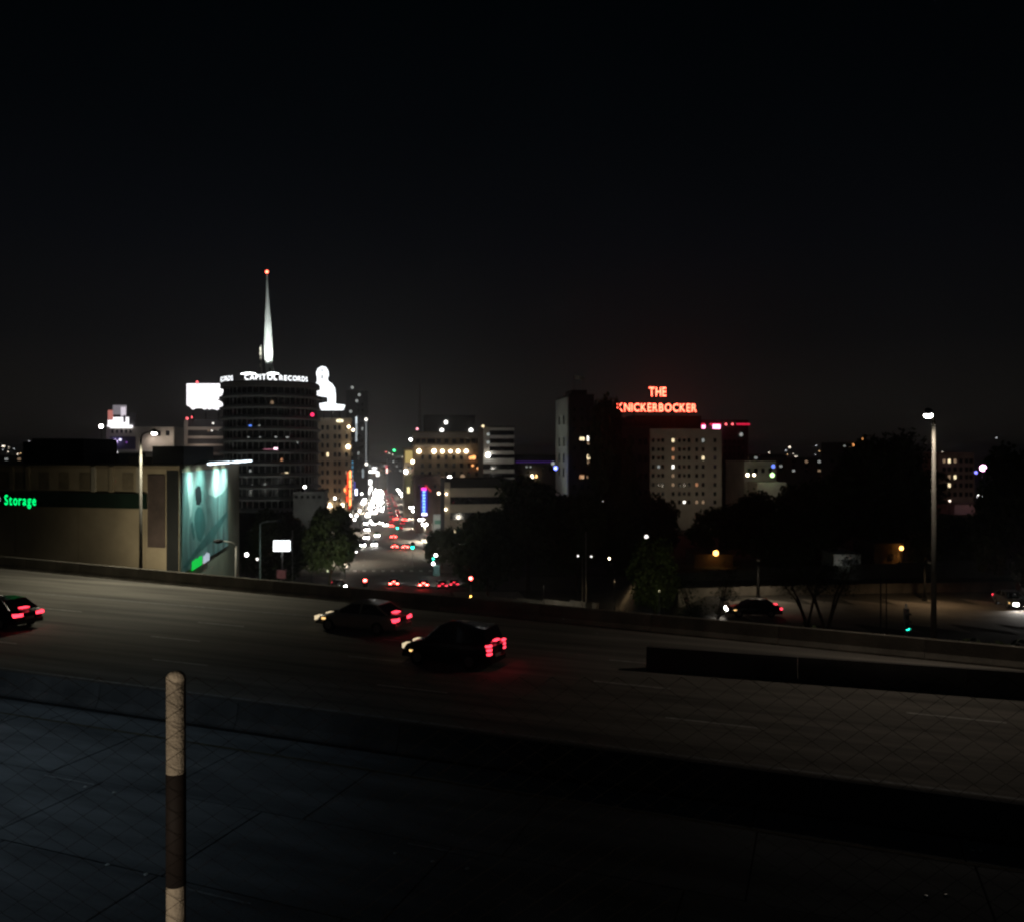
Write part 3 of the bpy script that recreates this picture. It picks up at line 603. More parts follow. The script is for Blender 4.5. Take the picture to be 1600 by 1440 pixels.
# --- brown tower block with warm uplights, left of the boulevard
B = Bld('brown_block', 'tan high-rise with small square windows warmly uplit beside the boulevard', 497, 548, 655, 330, 22, M_tan)
for i, px in enumerate((504, 512, 523.5, 530.5, 541.5)):
    for j, py in enumerate(range(668, 790, 14)):
        m = None
        if (px, py) == (512, 710): m = E_warm
        if (px, py) == (541.5, 738): m = E_warmd
        B.win(px, py, 4.4, 7, m, M_frame)
for j, py in enumerate(range(668, 790, 12)):
    for y in (4, 9, 14, 19): B.winl(y, B.lz(548, py), 1.2, 1.5, None, M_frame_d, 'r')
B.bulb(531, 657.5, .7, E_warm, -.6); B.ppart('cornice', 495, 549, 654, 659, M_tan, -.5)
B.ppart('lit_sign', 526, 536, 656, 659.5, emit('roof_sign_cream', (1, .95, .7), 2.2), -.8, -.51)
for px, py in ((516, 790), (535.5, 790)):
    q = MB(); q.ball((0,0,0), .75, 10, 0, 1.6); q.build('uplight', E_lampwarm, B.e, loc=(B.lx(px), -1.3, B.lz(px, py)))
    lamp(B.e, (B.lx(px), -1.9, B.lz(px, py) + .8), 520, (1, .66, .36), (0, .16, 1), 60, 1, .3)
lamp(B.e, (B.lx(524), -16, B.lz(524, 780)), 650, (1, .70, .45), (0, 1, .75), 120, 1, .5)
for px, py, r in ((545, 667, .5), (544, 698, .8), (552, 672, .5)): B.bulb(px, py, r, E_lampwarm, -1)
lamp(B.e, (B.w/2 + 2, 3, B.lz(548, 676)), 120, (1, .72, .5), (-1, 0, .2), 140, 1, .3); lamp(B.e, (B.w/2 + 2, 3, B.lz(548, 700)), 120, (1, .55, .35), (-1, 0, .2), 140, 1, .3)
# neon blade signs on its boulevard side
NS = thing('neon_blade_sign', 'tall glowing orange-red neon blade sign on the tan high-rise', 'neon sign', P(548, 793, 322))
def npx(T, name, a, b, c, d, m, y0=-.3, y1=.3, Y=322):
    A = P(a, c, Y) - T.location; Bv = P(b, d, Y) - T.location; q = MB(); q.box(A.x, Bv.x, y0, y1, Bv.z, A.z); return q.build(name, m, T)
E_no = emit('neon_orange', (1.0, .32, .10), 3.2); E_nr = emit('neon_red', (1.0, .07, .02), 1.4); E_nc = emit('neon_cyan', (.15, .45, .7), .5)
npx(NS, 'board', 542, 549.5, 734, 796, M_metd, .32, .6)
for c, d in ((735, 747), (749, 762), (764, 777), (779, 790)): npx(NS, 'tube', 545.6, 548.6, c, d, E_no)
for a, b, c, d in ((542.6, 545, 737, 760), (540.5, 543, 758, 772), (541, 544, 774, 784), (545, 548, 791, 795)): npx(NS, 'tube', a, b, c, d, E_nr)
npx(NS, 'tube', 538, 540.6, 762, 768, E_no)
NC = thing('neon_column_sign', 'thin dim cyan vertical sign above the orange neon blade', 'neon sign', P(550.5, 780, 330))
npx(NC, 'board', 549.2, 552.2, 719, 783, M_metd, .3, .5, 330)
for k in range(9): npx(NC, 'tube', 549.6, 551.8, 720 + k*7, 724.5 + k*7, E_nc if k < 4 else emit('neon_white_dim', (.7, .6, .55), .5), 0, .28, 330)
VB = thing('violet_lamp_post', 'bluish white lamp cluster on the left kerb beside the neon sign', 'street lamp', P(556.5, 800, 318))
q = MB(); q.tube([(0,0,-1.5), (0,0,9)], .1, 6); q.build('post', M_metd, VB); npx(VB, 'lamp', 555, 558, 764, 773, emit('violet_white', (.72, .75, 1), 5, False), Y=318); npx(VB, 'glow_tube', 553, 555, 752, 764, emit('violet_tube', (.12, .1, .6), .6), Y=318)

# --- dark glass tower further down, with light strips on its edges
B = Bld('dark_glass_tower', 'tall dark tower with thin vertical light strips behind the tan high-rise', 541, 575, 612, 480, 30, M_dark)
B.ppart('light_strip', 555.6, 558, 651, 690, emit('strip_cool', (.85, .95, 1), .55), -.6)
B.ppart('light_strip', 555.6, 558, 651, 662, emit('strip_cool_b', (.85, .95, 1), 1.2), -.9, -.62)
B.ppart('light_strip', 571, 573, 657, 723, emit('strip_grey', (.8, .85, .85), .25), -.6)
for px, py, m in ((572, 655.5, E_white), (572.5, 725, E_white), (550.5, 605.5, E_whited), (557.5, 626.5, E_whited), (561.5, 617, E_whited), (548, 643, E_whited)): B.bulb(px, py, .8, m, -1)
for j in range(12):
    for px in (560, 566): B.win(px, 632 + j*9.5, 3.2, 5, E_whited if (j*7 + px) % 11 == 0 else None, M_frame_d)
B.ppart('light_strip', 565.5, 568.5, 732, 746, emit('strip_grey2', (.75, .85, .9), .35), -.6)

# --- buildings right of the boulevard
B = Bld('terracotta_office', 'broad old office block with a row of wall lamps right of the boulevard', 646, 752, 676, 430, 30, M_tan2)
B.part('penthouse', B.lx(665), B.lx(744), 5, 20, B.h + .1, B.lz(700, 648), M_roofd)
B.ppart('cornice', 644.5, 753, 676, 684, M_pale, -1.0); B.ppart('ledge', 646, 728, 694.5, 698, M_pale, -.6)
for px in (653, 662, 671, 676.5, 685.5, 697.5, 709.5, 721.5, 731, 740, 748): B.win(px, 689, 6.5, 7, None, M_frame_d)
for px in (660, 672, 685, 697, 709, 721, 733, 745):
    for py in (714, 727, 740): B.win(px, py, 5, 7, None, M_frame_d)
for px, r in ((654.5, 1.0), (678, 1.05), (691, .9), (703.5, .8), (715.5, .9), (728, .95)):
    B.bulb(px, 705, r, E_lampwarm, -1.2); lamp(B.e, (B.lx(px), -1.6, B.lz(px, 703.5)), 26, (1, .68, .40), (0, .35, 1), 120, 1, .3)
for px in (710, 722): lamp(B.e, (B.lx(px), -1.0, B.lz(px, 719)), 60, (.95, .95, .85), (0, .35, 1), 70, .8, .2)
for px, py, r, m in ((735, 715, .8, 1), (740, 714.5, 1.0, 1), (738, 727, .5, 1), (747, 731, .7, 1)): B.bulb(px, py, r, emit('lamp_orange', (1, .42, .14), 2.2, False), -1)
for px, py, r in ((697.5, 659.5, .95), (691, 672, 1.0), (737, 672, 1.05)):
    q = MB(); q.ball((0,0,0), r, 8); q.tube([(0, .2, -2.5), (0, .1, 0)], .1, 5, 1); q.build('roof_lamp', [emit('roof_lamp', (1, .97, .92), 3.2, False), M_metd], B.e, loc=(B.lx(px), 3.5, B.lz(px, py)))
lamp(B.e, (B.lx(690), -22, B.lz(690, 745)), 330, (1, .78, .58), (0, 1, .4), 130, 1, .5)
q = MB(); q.ball((0,0,0), .6, 8); q.tube([(0, 0, -3), (0, 0, 0)], .1, 5, 1); q.build('beacon', [emit('beacon_pink', (1, .35, .45), 2.5, False), M_metd], B.e, loc=(B.lx(652), 1, B.lz(652, 670)))
# thin mast above it
MT = thing('far_mast', 'faint thin lattice mast standing behind the old office block', 'mast', P(656, 680, 600))
q = MB()
for sx, sy in ((-1, -1), (1, -1), (1, 1), (-1, 1)): q.tube([(sx*1.0, sy*1.0, -8), (sx*.1, sy*.1, 36)], .16, 4)
for k in range(12):
    z = -6 + k*3.4; r = 1 - (z + 8)/44*.9; q.tube([(-r, -r, z), (r, -r, z + 3)], .1, 4); q.tube([(r, -r, z), (-r, -r, z + 3)], .1, 4)
q.build('lattice', mat('mast_steel', (.08, .06, .05), .7, .2, 1), MT)

B = Bld('white_banded_office', 'slim office block with seven pale horizontal bands beside the old office block', 755, 803, 668, 400, 22, M_roofd)
for a, b in ((668, 672.5), (680, 685), (692.5, 697.5), (704.5, 710), (716, 724.5), (733, 739), (746, 753)): B.ppart('spandrel', 765 if a < 715 else 755, 803, a, b, M_white, -.9)
for a, b in ((672.5, 680), (685, 692.5), (697.5, 704.5), (710, 716), (724.5, 733), (739, 746)): B.ppart('window_band', 766, 802, a + .3, b - .3, M_glass, -.25)
B.ppart('stair_shaft', 755, 764.5, 667, 716, M_pale, -1.1)
for px, py, r, m in ((762, 678.5, .7, E_whited), (762, 691, .75, E_whited), (762, 711, .95, E_lampw), (754, 666, .6, E_warm)): B.bulb(px, py, r, m, -1.6)
lamp(B.e, (B.lx(780), -24, B.lz(780, 735)), 1500, (1, .94, .82), (0, 1, .3), 130, 1, .5)
B = Bld('low_banded_office', 'low office block with three wide pale bands behind the dark trees', 696, 800, 752, 232, 20, M_roofd)
for a, b in ((762, 776), (787.5, 800), (811.5, 826)): B.ppart('spandrel', 703.5, 800, a, b, M_pale, -.5)
for a, b in ((776, 787.5), (800, 811.5)): B.ppart('window_band', 703.5, 800, a + .3, b - .3, M_glass, -.15)
B.ppart('corner_pier', 694.5, 703, 753, 830, M_pale, -.7)
for px, py, r in ((685, 770, .35), (697, 771, .28), (696, 795, .28)): B.bulb(px, py, r, E_lampwarm, -1.2)
B.win(711, 829, 3.5, 10, E_warm); B.win(716, 832, 2.5, 3, E_warm)
lamp(B.e, (B.lx(725), -17, B.lz(730, 815)), 1200, (1, .92, .76), (0, 1, .25), 140, 1, .4)
B = Bld('dark_nightclub', 'dark low theatre block behind the blue and magenta neon sign', 650, 694, 746, 300, 22, M_brick)
for px in (656, 668, 680, 690): B.win(px, 760, 4, 6, None, M_frame_d)
B.bulb(702, 746, .75, E_lampw, -1.5); B.bulb(722, 744, .8, E_warmd, -1.5)
B.ppart('shopfront', 677, 693, 803, 835, M_white, -.6)
B.ppart('shop_window', 679, 692, 812, 818, mat('teal_awning', (.12, .25, .18), .7, .2, 1), -1.0, -.62)
lamp(B.e, (B.lx(685), -6, B.lz(685, 815)), 320, (.9, 1, .88), (0, 1, .1), 150, 1, .3)
NB = thing('blue_neon_sign', 'vertical blue neon sign with a magenta cap right of the boulevard', 'neon sign', P(662, 806, 288))
E_nbk = emit('neon_blue_back', (.05, .02, .75), .55); E_nb = emit('neon_blue', (.22, .5, 1.0), 2.2); E_nm = emit('neon_magenta', (1, .05, .45), 2.5); E_nrd = emit('neon_red_dim', (1, .05, .06), .6)
npx(NB, 'board', 657.5, 667.5, 763, 806, E_nbk, .3, .6, 288)
for k in range(8): npx(NB, 'neon_character', 660.5 - .6*(k % 2), 664.5, 766.5 + k*4.7, 769.6 + k*4.7, E_nb, -.1, .28, 288)
npx(NB, 'cap', 658.5, 666, 761.5, 765.5, E_nm, -.1, .28, 288)
q = MB(); a = P(664, 757.5, 288) - NB.location; b = P(673, 767, 288) - NB.location; q.tube([a, b], .3, 6); q.build('tube', E_nrd, NB)
npx(NB, 'foot_lamp', 659, 667, 801.5, 804.5, emit('lamp_lilac', (.95, .9, 1), 4, False), -.3, .2, 288)
lamp(NB, (0, -1.2, 4), 160, (.15, .15, 1), (0, 1, -.3), 160, 1, .4)
B = Bld('corner_shop', 'narrow block carrying a dull yellow lit panel down the boulevard', 631, 647, 702, 400, 20, M_tan2)
B.ppart('yellow_panel', 633, 644.5, 704, 722, emit('panel_yellow', (.75, .56, .2), .62), -.7)
B.ppart('wall_glow_strip', 633, 643, 741, 770, emit('wall_glow_olive', (.5, .45, .22), .13), -.5)  # lamplight on the wall put in as a dim glowing strip
B.ppart('yellow_lamp', 636, 640, 760.5, 770, emit('lamp_yellow', (1, .85, .42), 1.6), -1, -.51)
for px, py, r, m in ((634, 736.5, .9, E_lampw), (644.5, 721, .8, E_lampwarm), (641.5, 687, .6, E_lampw), (641, 731, .45, E_whited)): B.bulb(px, py, r, m, -1.4)
for px in (638, 643):
    for py in (730, 745, 752): B.win(px, py, 3, 4, None, M_frame_d)
B = Bld('purple_lit_hall', 'long low hall with a thin violet light along its eaves', 803, 872, 712, 430, 20, M_dark)
B.ppart('light_strip', 806, 866, 720, 723, emit('strip_violet', (.28, .1, .8), .07), -.5)
for px, py, r, m in ((831, 743.5, .8, E_lampwarm), (836.5, 743.5, .7, emit('lamp_amber', (1, .55, .2), 5, False)), (822, 729, .4, E_whited), (828, 729, .4, E_whited)): B.bulb(px, py, r, m, -1.5)
for px in (812, 848, 860): B.win(px, 733, 5, 6, None, M_frame_d)

# --- tall slab with a pale lit flank, its dark neighbour and the hotel with the red roof sign
B = Bld('slab_tower', 'tall dark slab with a pale lit flank right of the big trees', 889, 928, 619, 240, 17, M_dark)
wv = B.part('lit_flank', -B.w/2 - .35, -B.w/2 - .002, .2, 16.8, 0, B.h - .3, M_white)
for py, in ((655,), (690,), (715,), (738,)):
    for y in (5, 11): o = B.winl(y, B.lz(889, py), 1.3, 2.4, None, M_frame, 'l'); o.location.x -= .35
for px, py, w, h, m in ((909.5, 685.5, 9, 6, E_warm), (919.5, 685, 6, 9, E_white), (919.5, 692, 5, 6, E_warmd), (919.5, 714, 6, 8, E_warm), (919.5, 722, 5, 6, E_warmd), (909, 744.5, 9, 7, E_org), (910, 745, 6, 6, E_warm), (918, 744, 4, 7, E_warmd)): B.win(px, py, w, h, m, M_frame_d)
for px in (897, 909, 919):
    for py in (640, 655, 670, 700, 730, 760, 775): B.win(px, py, 5, 7, None, M_frame_d)
for px, py, m in ((867, 731, emit('lamp_blue_b', (.12, .15, 1), 9, False)), (863, 724, E_whited)): B.bulb(px, py, .5, m, -1.0)
B.part('roof_house', -B.w/2 + 1.5, B.w/2 - 1, 4, 12, B.h + .1, B.h + 1.9, M_dark)
lamp(B.e, (-B.w/2 - 9, 2, B.lz(889, 780)), 620, (.85, 1, .86), (1, .1, 1.6), 130, 1, .5)
lamp(B.e, (-B.w/2 - 12, 8, B.lz(889, 690)), 430, (.85, 1, .86), (1, 0, .3), 130, 1, .5)
FP = thing('roof_flagpole', 'dim flag flying from a thin pole on the tall slab roof', 'flagpole', (P(897, 619, 244).x, 244, P(0, 619, 244).z))
q = MB(); q.tube([(0,0,-.3), (0,0,6.0)], [.07, .04], 6); q.build('pole', M_metd, FP)
q = MB(); vs = []; fs = []
for i in range(9):
    x = .05 + i*.34; y = .22*math.sin(i*1.1); vs += [(x, y, 5.75 - i*.06), (x, y + .1, 4.75 - i*.07)]
for i in range(8): fs.append((2*i, 2*i+2, 2*i+3, 2*i+1))
q.add(vs, fs); q.build('flag', M_white, FP)
lamp(FP, (.9, -2.0, .8), 9, (1, .98, .9), (0, 1.9, 4.4), 50, 1, .2)
B = Bld('dark_apartment_block', 'dark apartment block between the tall slab and the pale hotel', 926, 1015, 668, 262, 16, mat('dark_stucco', (.10, .092, .08), .9, .25, .3))
for px in (934, 947, 960, 969, 976, 988, 1000, 1009):
    for py in (690, 716, 744, 770): B.win(px, py, 6, 10, None, M_frame_d)
B.win(941, 783, 6, 3, E_warmd)
B.part('roof_house', -4, 5, 4, 11, B.h + .1, B.h + 3, M_dark)
HT = Bld('hotel_building', 'pale hotel block with rows of small windows under the red rooftop sign', 1016, 1127.5, 672, 318, 24, M_pale)
colsx = (1020.5, 1029, 1035.5, 1051.5, 1061.5, 1069, 1076.5, 1088.5, 1098.5, 1117); rowsy = (688, 702, 715.3, 729, 742.8, 757, 771, 784)
litw = {(1051.5, 688): E_warm, (1051.5, 702): E_org, (1051.5, 715.3): E_org, (1051.5, 729): E_white, (1029, 729): E_whited, (1051.5, 742.8): E_warmd, (1051.5, 757): E_warmd, (1098.5, 715.3): E_warm, (1098.5, 688): E_whited, (1088.5, 757): E_org, (1069, 784): E_white, (1088.5, 784): E_warmd, (1098.5, 784): E_warmd}
for x in colsx:
    for y in rowsy:
        HT.win(x, y, 4.2 if (x, y) not in litw else 4.8, 6.2 if x not in (1029, 1069) else 5, litw.get((x, y)), M_frame_d)
HT.part('penthouse', HT.lx(1000), HT.lx(1108), 8, 20, HT.h + .1, HT.lz(1050, 648), mat('penthouse_black', (.012, .011, .010), .9, .2, .3))
HT.ppart('string_course', 1015, 1128.5, 694.5, 695.8, M_pale, -.25); HT.ppart('string_course', 1015, 1128.5, 763.5, 765, M_pale, -.25)
for px in (1030, 1068, 1106): lamp(HT.e, (HT.lx(px), -26, HT.lz(px, 765)), 820, (1, .86, .66), (0, 1, .25), 140, 1, .5)
q = MB()
RS = thing('hotel_roof_sign', 'two lines of red neon letters on a roof frame over the pale hotel', 'sign', P(1027, 643, 322), GRID)
E_neon = emit('neon_sign_red', (1.0, .10, .055), 9.5)
kk = 322 / F / math.cos(GRID)
word('THE', E_neon, RS, (1013.5 - 1027) * kk, (1041 - 1027) * kk, (643 - 619) * 322 / F, 14.5 * 322 / F / .73)
word('KNICKERBOCKER', E_neon, RS, (963 - 1027) * kk, (1090 - 1027) * kk, 0, 13 * 322 / F / .73)
for px in (968, 990, 1012, 1034, 1056, 1078):
    x = (px - 1027) * kk; q = MB(); q.tube([(x, .5, -6), (x, .5, 3.2)], .09, 5); q.tube([(x, 3.5, -6), (x, .5, 2.6)], .08, 5); q.build('frame_post', M_metd, RS)
for z in (-.25, 3.1): q = MB(); q.tube([(-64*kk, .5, z), (63*kk, .5, z)], .08, 5); q.build('frame_rail', M_metd, RS)
for x in (-13, 0, 14): q = MB(); q.tube([(x*kk, .5, 3.1), (x*kk, .5, 8.7)], .08, 5); q.build('frame_post', M_metd, RS)
B = Bld('red_rim_tower', 'dark high-rise with red lights along its roof edge behind the hotel', 1092, 1169, 658, 390, 26, M_dark)
E_rr = emit('rim_red', (1, .02, .08), .8); E_rp = emit('rim_pink', (1, .25, .45), 6)
for a, b in ((1091, 1101), (1109, 1126), (1150.5, 1171)): B.ppart('rim_light', a, b, 661.5, 664.2, E_rr, -.6)
for a, b, c, d in ((1096, 1100.5, 664.5, 669.5), (1113, 1124, 663.5, 670)): B.ppart('rim_lamp', a, b, c, d, E_rp, -1.1, -.61)
for px in (1133, 1143): B.bulb(px, 663, .5, E_redd, -1)
for px in (1133, 1140, 1147, 1154, 1161):
    for j in range(8): B.win(px, 690 + j*10, 3.5, 6, None, M_frame_d)
B.bulb(1157, 679, .8, E_whited, -.8)
lamp(B.e, (B.lx(1118), -3, B.lz(1118, 667)), 200, (1, .1, .25), (0, .3, -1), 160, 1, .3)
B = Bld('cream_low_block', 'low cream building with a green lamp right of the hotel', 1163, 1213, 722, 330, 18, M_pale)
for px in (1170, 1181, 1192, 1203): B.win(px, 735, 5, 7, None, M_frame_d)
B.part('lower_wing', B.lx(1168), B.lx(1212), -9, -.01, 0, B.lz(1190, 752), M_pale)
for px, py, r, m in ((1149, 740.5, .6, E_lampwarm), (1159, 740.5, .5, E_lampwarm), (1186.5, 740.8, .8, emit('lamp_lime', (.5, 1, .35), 4, False)), (1188, 727.5, .7, emit('lamp_blue', (.15, .25, 1), 1.6, False))): B.bulb(px, py, r, m, -11)
lamp(B.e, (B.lx(1190), -18, B.lz(1190, 748)), 420, (1, .95, .8), (0, 1, -.1), 140, 1, .4)
B = Bld('lit_window_block', 'four-storey block with warm lit windows behind the right lamp post', 1466, 1522, 709, 255, 18, M_tan2)
for px in (1475, 1483, 1492, 1501, 1510, 1517):
    for py in (720, 733, 745, 758, 772): B.win(px, py, 5.5, 7, {(1475, 720): E_warmd, (1483, 720): E_warm, (1492, 720): E_warmd, (1483, 745): E_warmd, (1492, 745): E_warm, (1483, 758): E_warm}.get((px, py)), M_frame_d)
B.part('canopy', B.lx(1460), B.lx(1536), -9, -.01, B.lz(1490, 800), B.lz(1490, 785), mat('pink_render', (.40, .26, .25), .9, .2, .4))
lamp(B.e, (B.lx(1500), -22, B.lz(1500, 780)), 420, (1, .72, .66), (0, 1, 0), 140, 1, .4)
for px, py, r, c in ((1536, 731, 1.3, (1, .45, .8)), (1531, 776, 1.05, (1, .96, .98)), (1525, 738, .6, (.2, .2, 1)), (1550, 725, .35, (1, .9, .95)), (1484, 782, .4, (1, .8, .65)), (1499, 820, .45, (.85, 1, .95))):
    lp = P(px, py, 230); t = thing('far_lamp', {1536: 'large pink white lamp at the edge of the right-hand tree', 1531: 'bright white lamp just below the large pink one', 1525: 'small blue lamp left of the large pink one', 1550: 'tiny white lamp right of the large pink one', 1484: 'faint warm lamp over the pinkish canopy', 1499: 'small white lamp in the trees right of the tall pole'}[px], 'lamp', lp)
    q = MB(); q.ball((0,0,0), r * .62, 10); q.build('bulb', emit(f'far_lamp_{px}', c, 9 if r > 1 else 3, False), t)
    q = MB(); q.tube([(0, .3, .2), (0, .5, gz(lp.x, lp.y) - lp.z)], .08, 6); q.build('pole', M_metd, t)
# distant dim blocks to close the skyline
for k, (a, b, py, Y) in enumerate(((575, 604, 722, 900), (606, 634, 716, 760), (-40, 60, 712, 900), (1210, 1310, 716, 900), (1316, 1352, 692, 620), (1160, 1230, 710, 1100), (1440, 1475, 712, 800))):
    B = Bld('distant_block', ['grey block closing the view down the boulevard on its left', 'dim block beyond the yellow panel on the boulevard', 'dark low skyline block behind the storage roof at far left', 'dim low skyline block right of the hotel', 'dark block with orange roof lights behind the round right-hand tree', 'low far block beyond the cream building', 'far block beside the right lamp post'][k], a, b, py, Y, 30, M_dark if k not in (0, 3) else M_tan2, group='distant blocks')
    n = 5
    for i in range(n):
        for j in range(3):
            B.win(a + (b - a) * (i + .5) / n, py + 5 + j * 7, min(5, (b - a) / n * .5), 3.5, (E_whited if (i*3 + j + k) % 4 == 0 else E_warmd if (i + j*2 + k) % 5 == 0 else None), M_frame_d)
    if k == 4: B.bulb(1332, 695, .8, emit('lamp_orange2', (1, .4, .12), 1.6, False), -1); B.bulb(1347, 686, .8, MATS['lamp_orange2'], -1)

# ------------------------------------------------------------------ small orange-lit houses behind the ramp
def house(name, label, px0, px1, py, Y, dep, m, lp=None, power=0, color=SOD):
    B = Bld(name, label, px0, px1, py, Y, dep, m, R(-3), 'house', parapet=.2)
    return B
M_shed = mat('shed_wall', (.09, .065, .045), .9, .3, .5, .2)
B = house('lamp_lit_house', 'low house behind the ramp trees lit by an orange lamp', 1085, 1145, 868, 118, 8, M_shed)
for px in (1096, 1122, 1137): B.win(px, 890, 6, 9, E_org if px == 1137 else None, M_frame_d)
o = B.bulb(1116, 862, .36, emit('sodium', (1, .47, .11), 6, False), -1.2); lamp(B.e, (B.lx(1116), -.7, B.lz(1116, 861)), 22, SOD, (0, .3, -1), 140, 1, .2)
B = house('orange_wall_house', 'small building with an orange lamp lighting its end wall', 1366, 1410, 851, 110, 8, M_shed)
B.bulb(1405, 855, .26, MATS['sodium'], -.7); lamp(B.e, (B.lx(1404), -.55, B.lz(1405, 856)), 700, SOD, (-.36, .42, -1), 70, .5, .1)
B.win(1393, 868, 5, 7, None, M_frame_d)
B = house('white_garage', 'small whitewashed garage wall faintly lit among dark shrubs', 1303, 1345, 868, 108, 7, M_white)
B.ppart('garage_door', 1316, 1340, 873, 892, mat('grey_door', (.12, .12, .12), .7, .3, 1), -.08)
lamp(B.e, (B.lx(1312), -2.5, B.lz(1312, 868)), 26, (.95, 1, .95), (0, .9, -.8), 140, 1, .2)
# retaining walls stepping behind the ramp
def low_wall(name, label, pts, h, m, th=.3):
    t = thing(name, label, 'wall', pts[0])
    for a, b in zip(pts[:-1], pts[1:]):
        a = Vector(a); b = Vector(b); d = (b - a); L = d.length; n = max(1, int(L / 5)); ang_ = math.atan2(d.y, d.x)
        for i in range(n):
            p = a + d * i / n - pts[0]; q = MB(); q.box(0, L/n - .03, -th/2, th/2, -1.2, h + random.uniform(-.01, .01)); q.build('wall_panel', m, t, loc=p).rotation_euler = (0, 0, ang_)
    return t
def pw(px, py, Y): p = P(px, py, Y); return Vector((p.x, Y, p.z))
low_wall('ramp_kerb_wall', 'pale low kerb wall just behind the ramp road', [pw(1060, 929, 92), pw(1340, 922, 94), pw(1620, 918, 96)], .7, M_conc)
low_wall('retaining_wall', 'long low retaining wall behind the ramp under the house lamps', [pw(1030, 909, 104), pw(1330, 895, 106), pw(1620, 884, 108)], 1.1, mat('retaining_concrete', (.14, .14, .125), .9, .3, .4))
low_wall('sidewalk_wall', 'low pale wall by the pavement right of the junction', [pw(770, 936, 150), pw(935, 944, 138)], .5, M_walk)

# ------------------------------------------------------------------ lamps and poles
def street_light(name, label, base, hgt, arm, head_m, power, color, pole_m=M_metal, group=None, cone=150, r0=.14, r1=.075, aim=(0, 0, -1)):
    t = thing(name, label, 'street lamp', base, 0, group); a = Vector(arm)
    q = MB(); q.tube([(0,0,-.4), (0,0,hgt - .3)], [r0, r1], 10); q.build('pole', pole_m, t, True)
    q = MB(); q.tube([(0,0,.0), (0,0,.35)], [r0*2, r0*1.4], 10); q.build('base', pole_m, t)
    q = MB(); q.tube([Vector((0,0,hgt - .45)), Vector((0,0,hgt - .15)) + a*.12, Vector((0,0,hgt)) + a*.45, Vector((0,0,hgt + .08)) + a], [r1, r1*.85, r1*.7, r1*.6], 8); q.build('arm', pole_m, t, True)
    e = Vector((0,0,hgt + .08)) + a; u = a.normalized(); s_ = Vector((-u.y, u.x, 0))
    h = MB(); pts = [e - u*.05, e + u*.12, e + u*.4, e + u*.62]; h.tube(pts, [.06, .16, .17, .07], 8); hd = h.build('lamp_head', M_metd, t, True)
    if head_m:
        l = MB(); l.ball(e + u*.3 + Vector((0,0,-.17)), .19, 10, 0, .6); l.build('lens', head_m, hd)
        lamp(t, e + u*.3 + Vector((0,0,-.36)), power, color, aim, cone, .5, .12)
    return t
E_fw = emit('freeway_lamp', (1.0, .97, .92), 30, False)
def fwl(px, py, Y, hx, hy, hY, label, power, color):
    h = P(hx, hy, hY); b = P(px, 0, Y); b.z = gz(b.x, b.y); a = Vector((h.x - b.x, h.y - b.y, 0)); L = a.length; a = a.normalized() * max(.6, L - .3)
    return street_light('freeway_lamp', label, b, h.z + .12 - b.z, a, E_fw, power, color, pole_m=mat('weathered_pole', (.13, .125, .11), .6, .25, 1.5), group='freeway lamps', cone=156)
fwl(220, 672, 64.5, 241, 678, 63, 'freeway lamp on a tall pole beside the storage building front', 3400, (1, .94, .72))
fwl(1459, 655, 39.6, 1450.5, 650.5, 38.6, 'tall freeway lamp post standing in front of the right-hand trees', 560, (1, .84, .68))
# freeway lamps of the same row beyond the picture's edges
for X, Y, lab, pw_, colr in ((-78, 92.5, 'freeway lamp beyond the left edge on the far side', 5200, (1, .90, .66)), (-19.2, 19.5 + 2.2, 'freeway lamp on the near shoulder beyond the left edge', 560, (.62, .82, 1.0)), (58, 19.5, 'freeway lamp beyond the right edge on the far side', 650, (1, .82, .6))):
    street_light('freeway_lamp', lab, (X, Y, 0), 10.6, (.8, -1.6, 0) if Y > 22 or X > 50 else (.8, 1.2, 0), E_fw, pw_, colr, group='freeway lamps', cone=156 if Y > 22 or X > 50 else 128)
# unlit poles beyond the wall
def pole_at(px, pt, Y, label, arm=None, r=.09, m=M_metal):
    b = P(px, 0, Y); b.z = gz(b.x, b.y); hh = P(0, pt, Y).z - b.z
    if arm: return street_light('street_lamp', label, b, hh, arm, None, 0, W_, m)
    t = thing('utility_pole', label, 'pole', b); q = MB(); q.tube([(0,0,-.3), (0,0,hh)], [r, r*.7], 8); q.build('shaft', m, t, True)
    q = MB(); q.lathe([(r*.8, hh - .02), (r*.85, hh + .06), (.01, hh + .1)], 8); q.build('cap', m, t); return t
pole_at(406.5, 814, 110, 'unlit street lamp with a curved arm left of the white box sign', (2.2, -.3, 0))
pole_at(457, 829, 118, 'thin bare pole right of the white box sign', None, .07); pole_at(487, 846, 135, 'thin dark pole in front of the street tree', None, .06, M_metd)
pole_at(369, 846, 66, 'pale bent-top pole at the end of the banner wall', (-.9, -.3, 0)); pole_at(915.5, 831, 135, 'tall pale pole by the pavement right of the junction', None, .12); pole_at(910, 870, 138, 'short pale pole beside the tall pavement pole', None, .07)
pole_at(1376, 900, 66, 'slim dark pole in front of the ramp', None, .07, M_metd); pole_at(1385, 905, 67, 'second slim dark pole beside the first before the ramp', None, .06, M_metd)
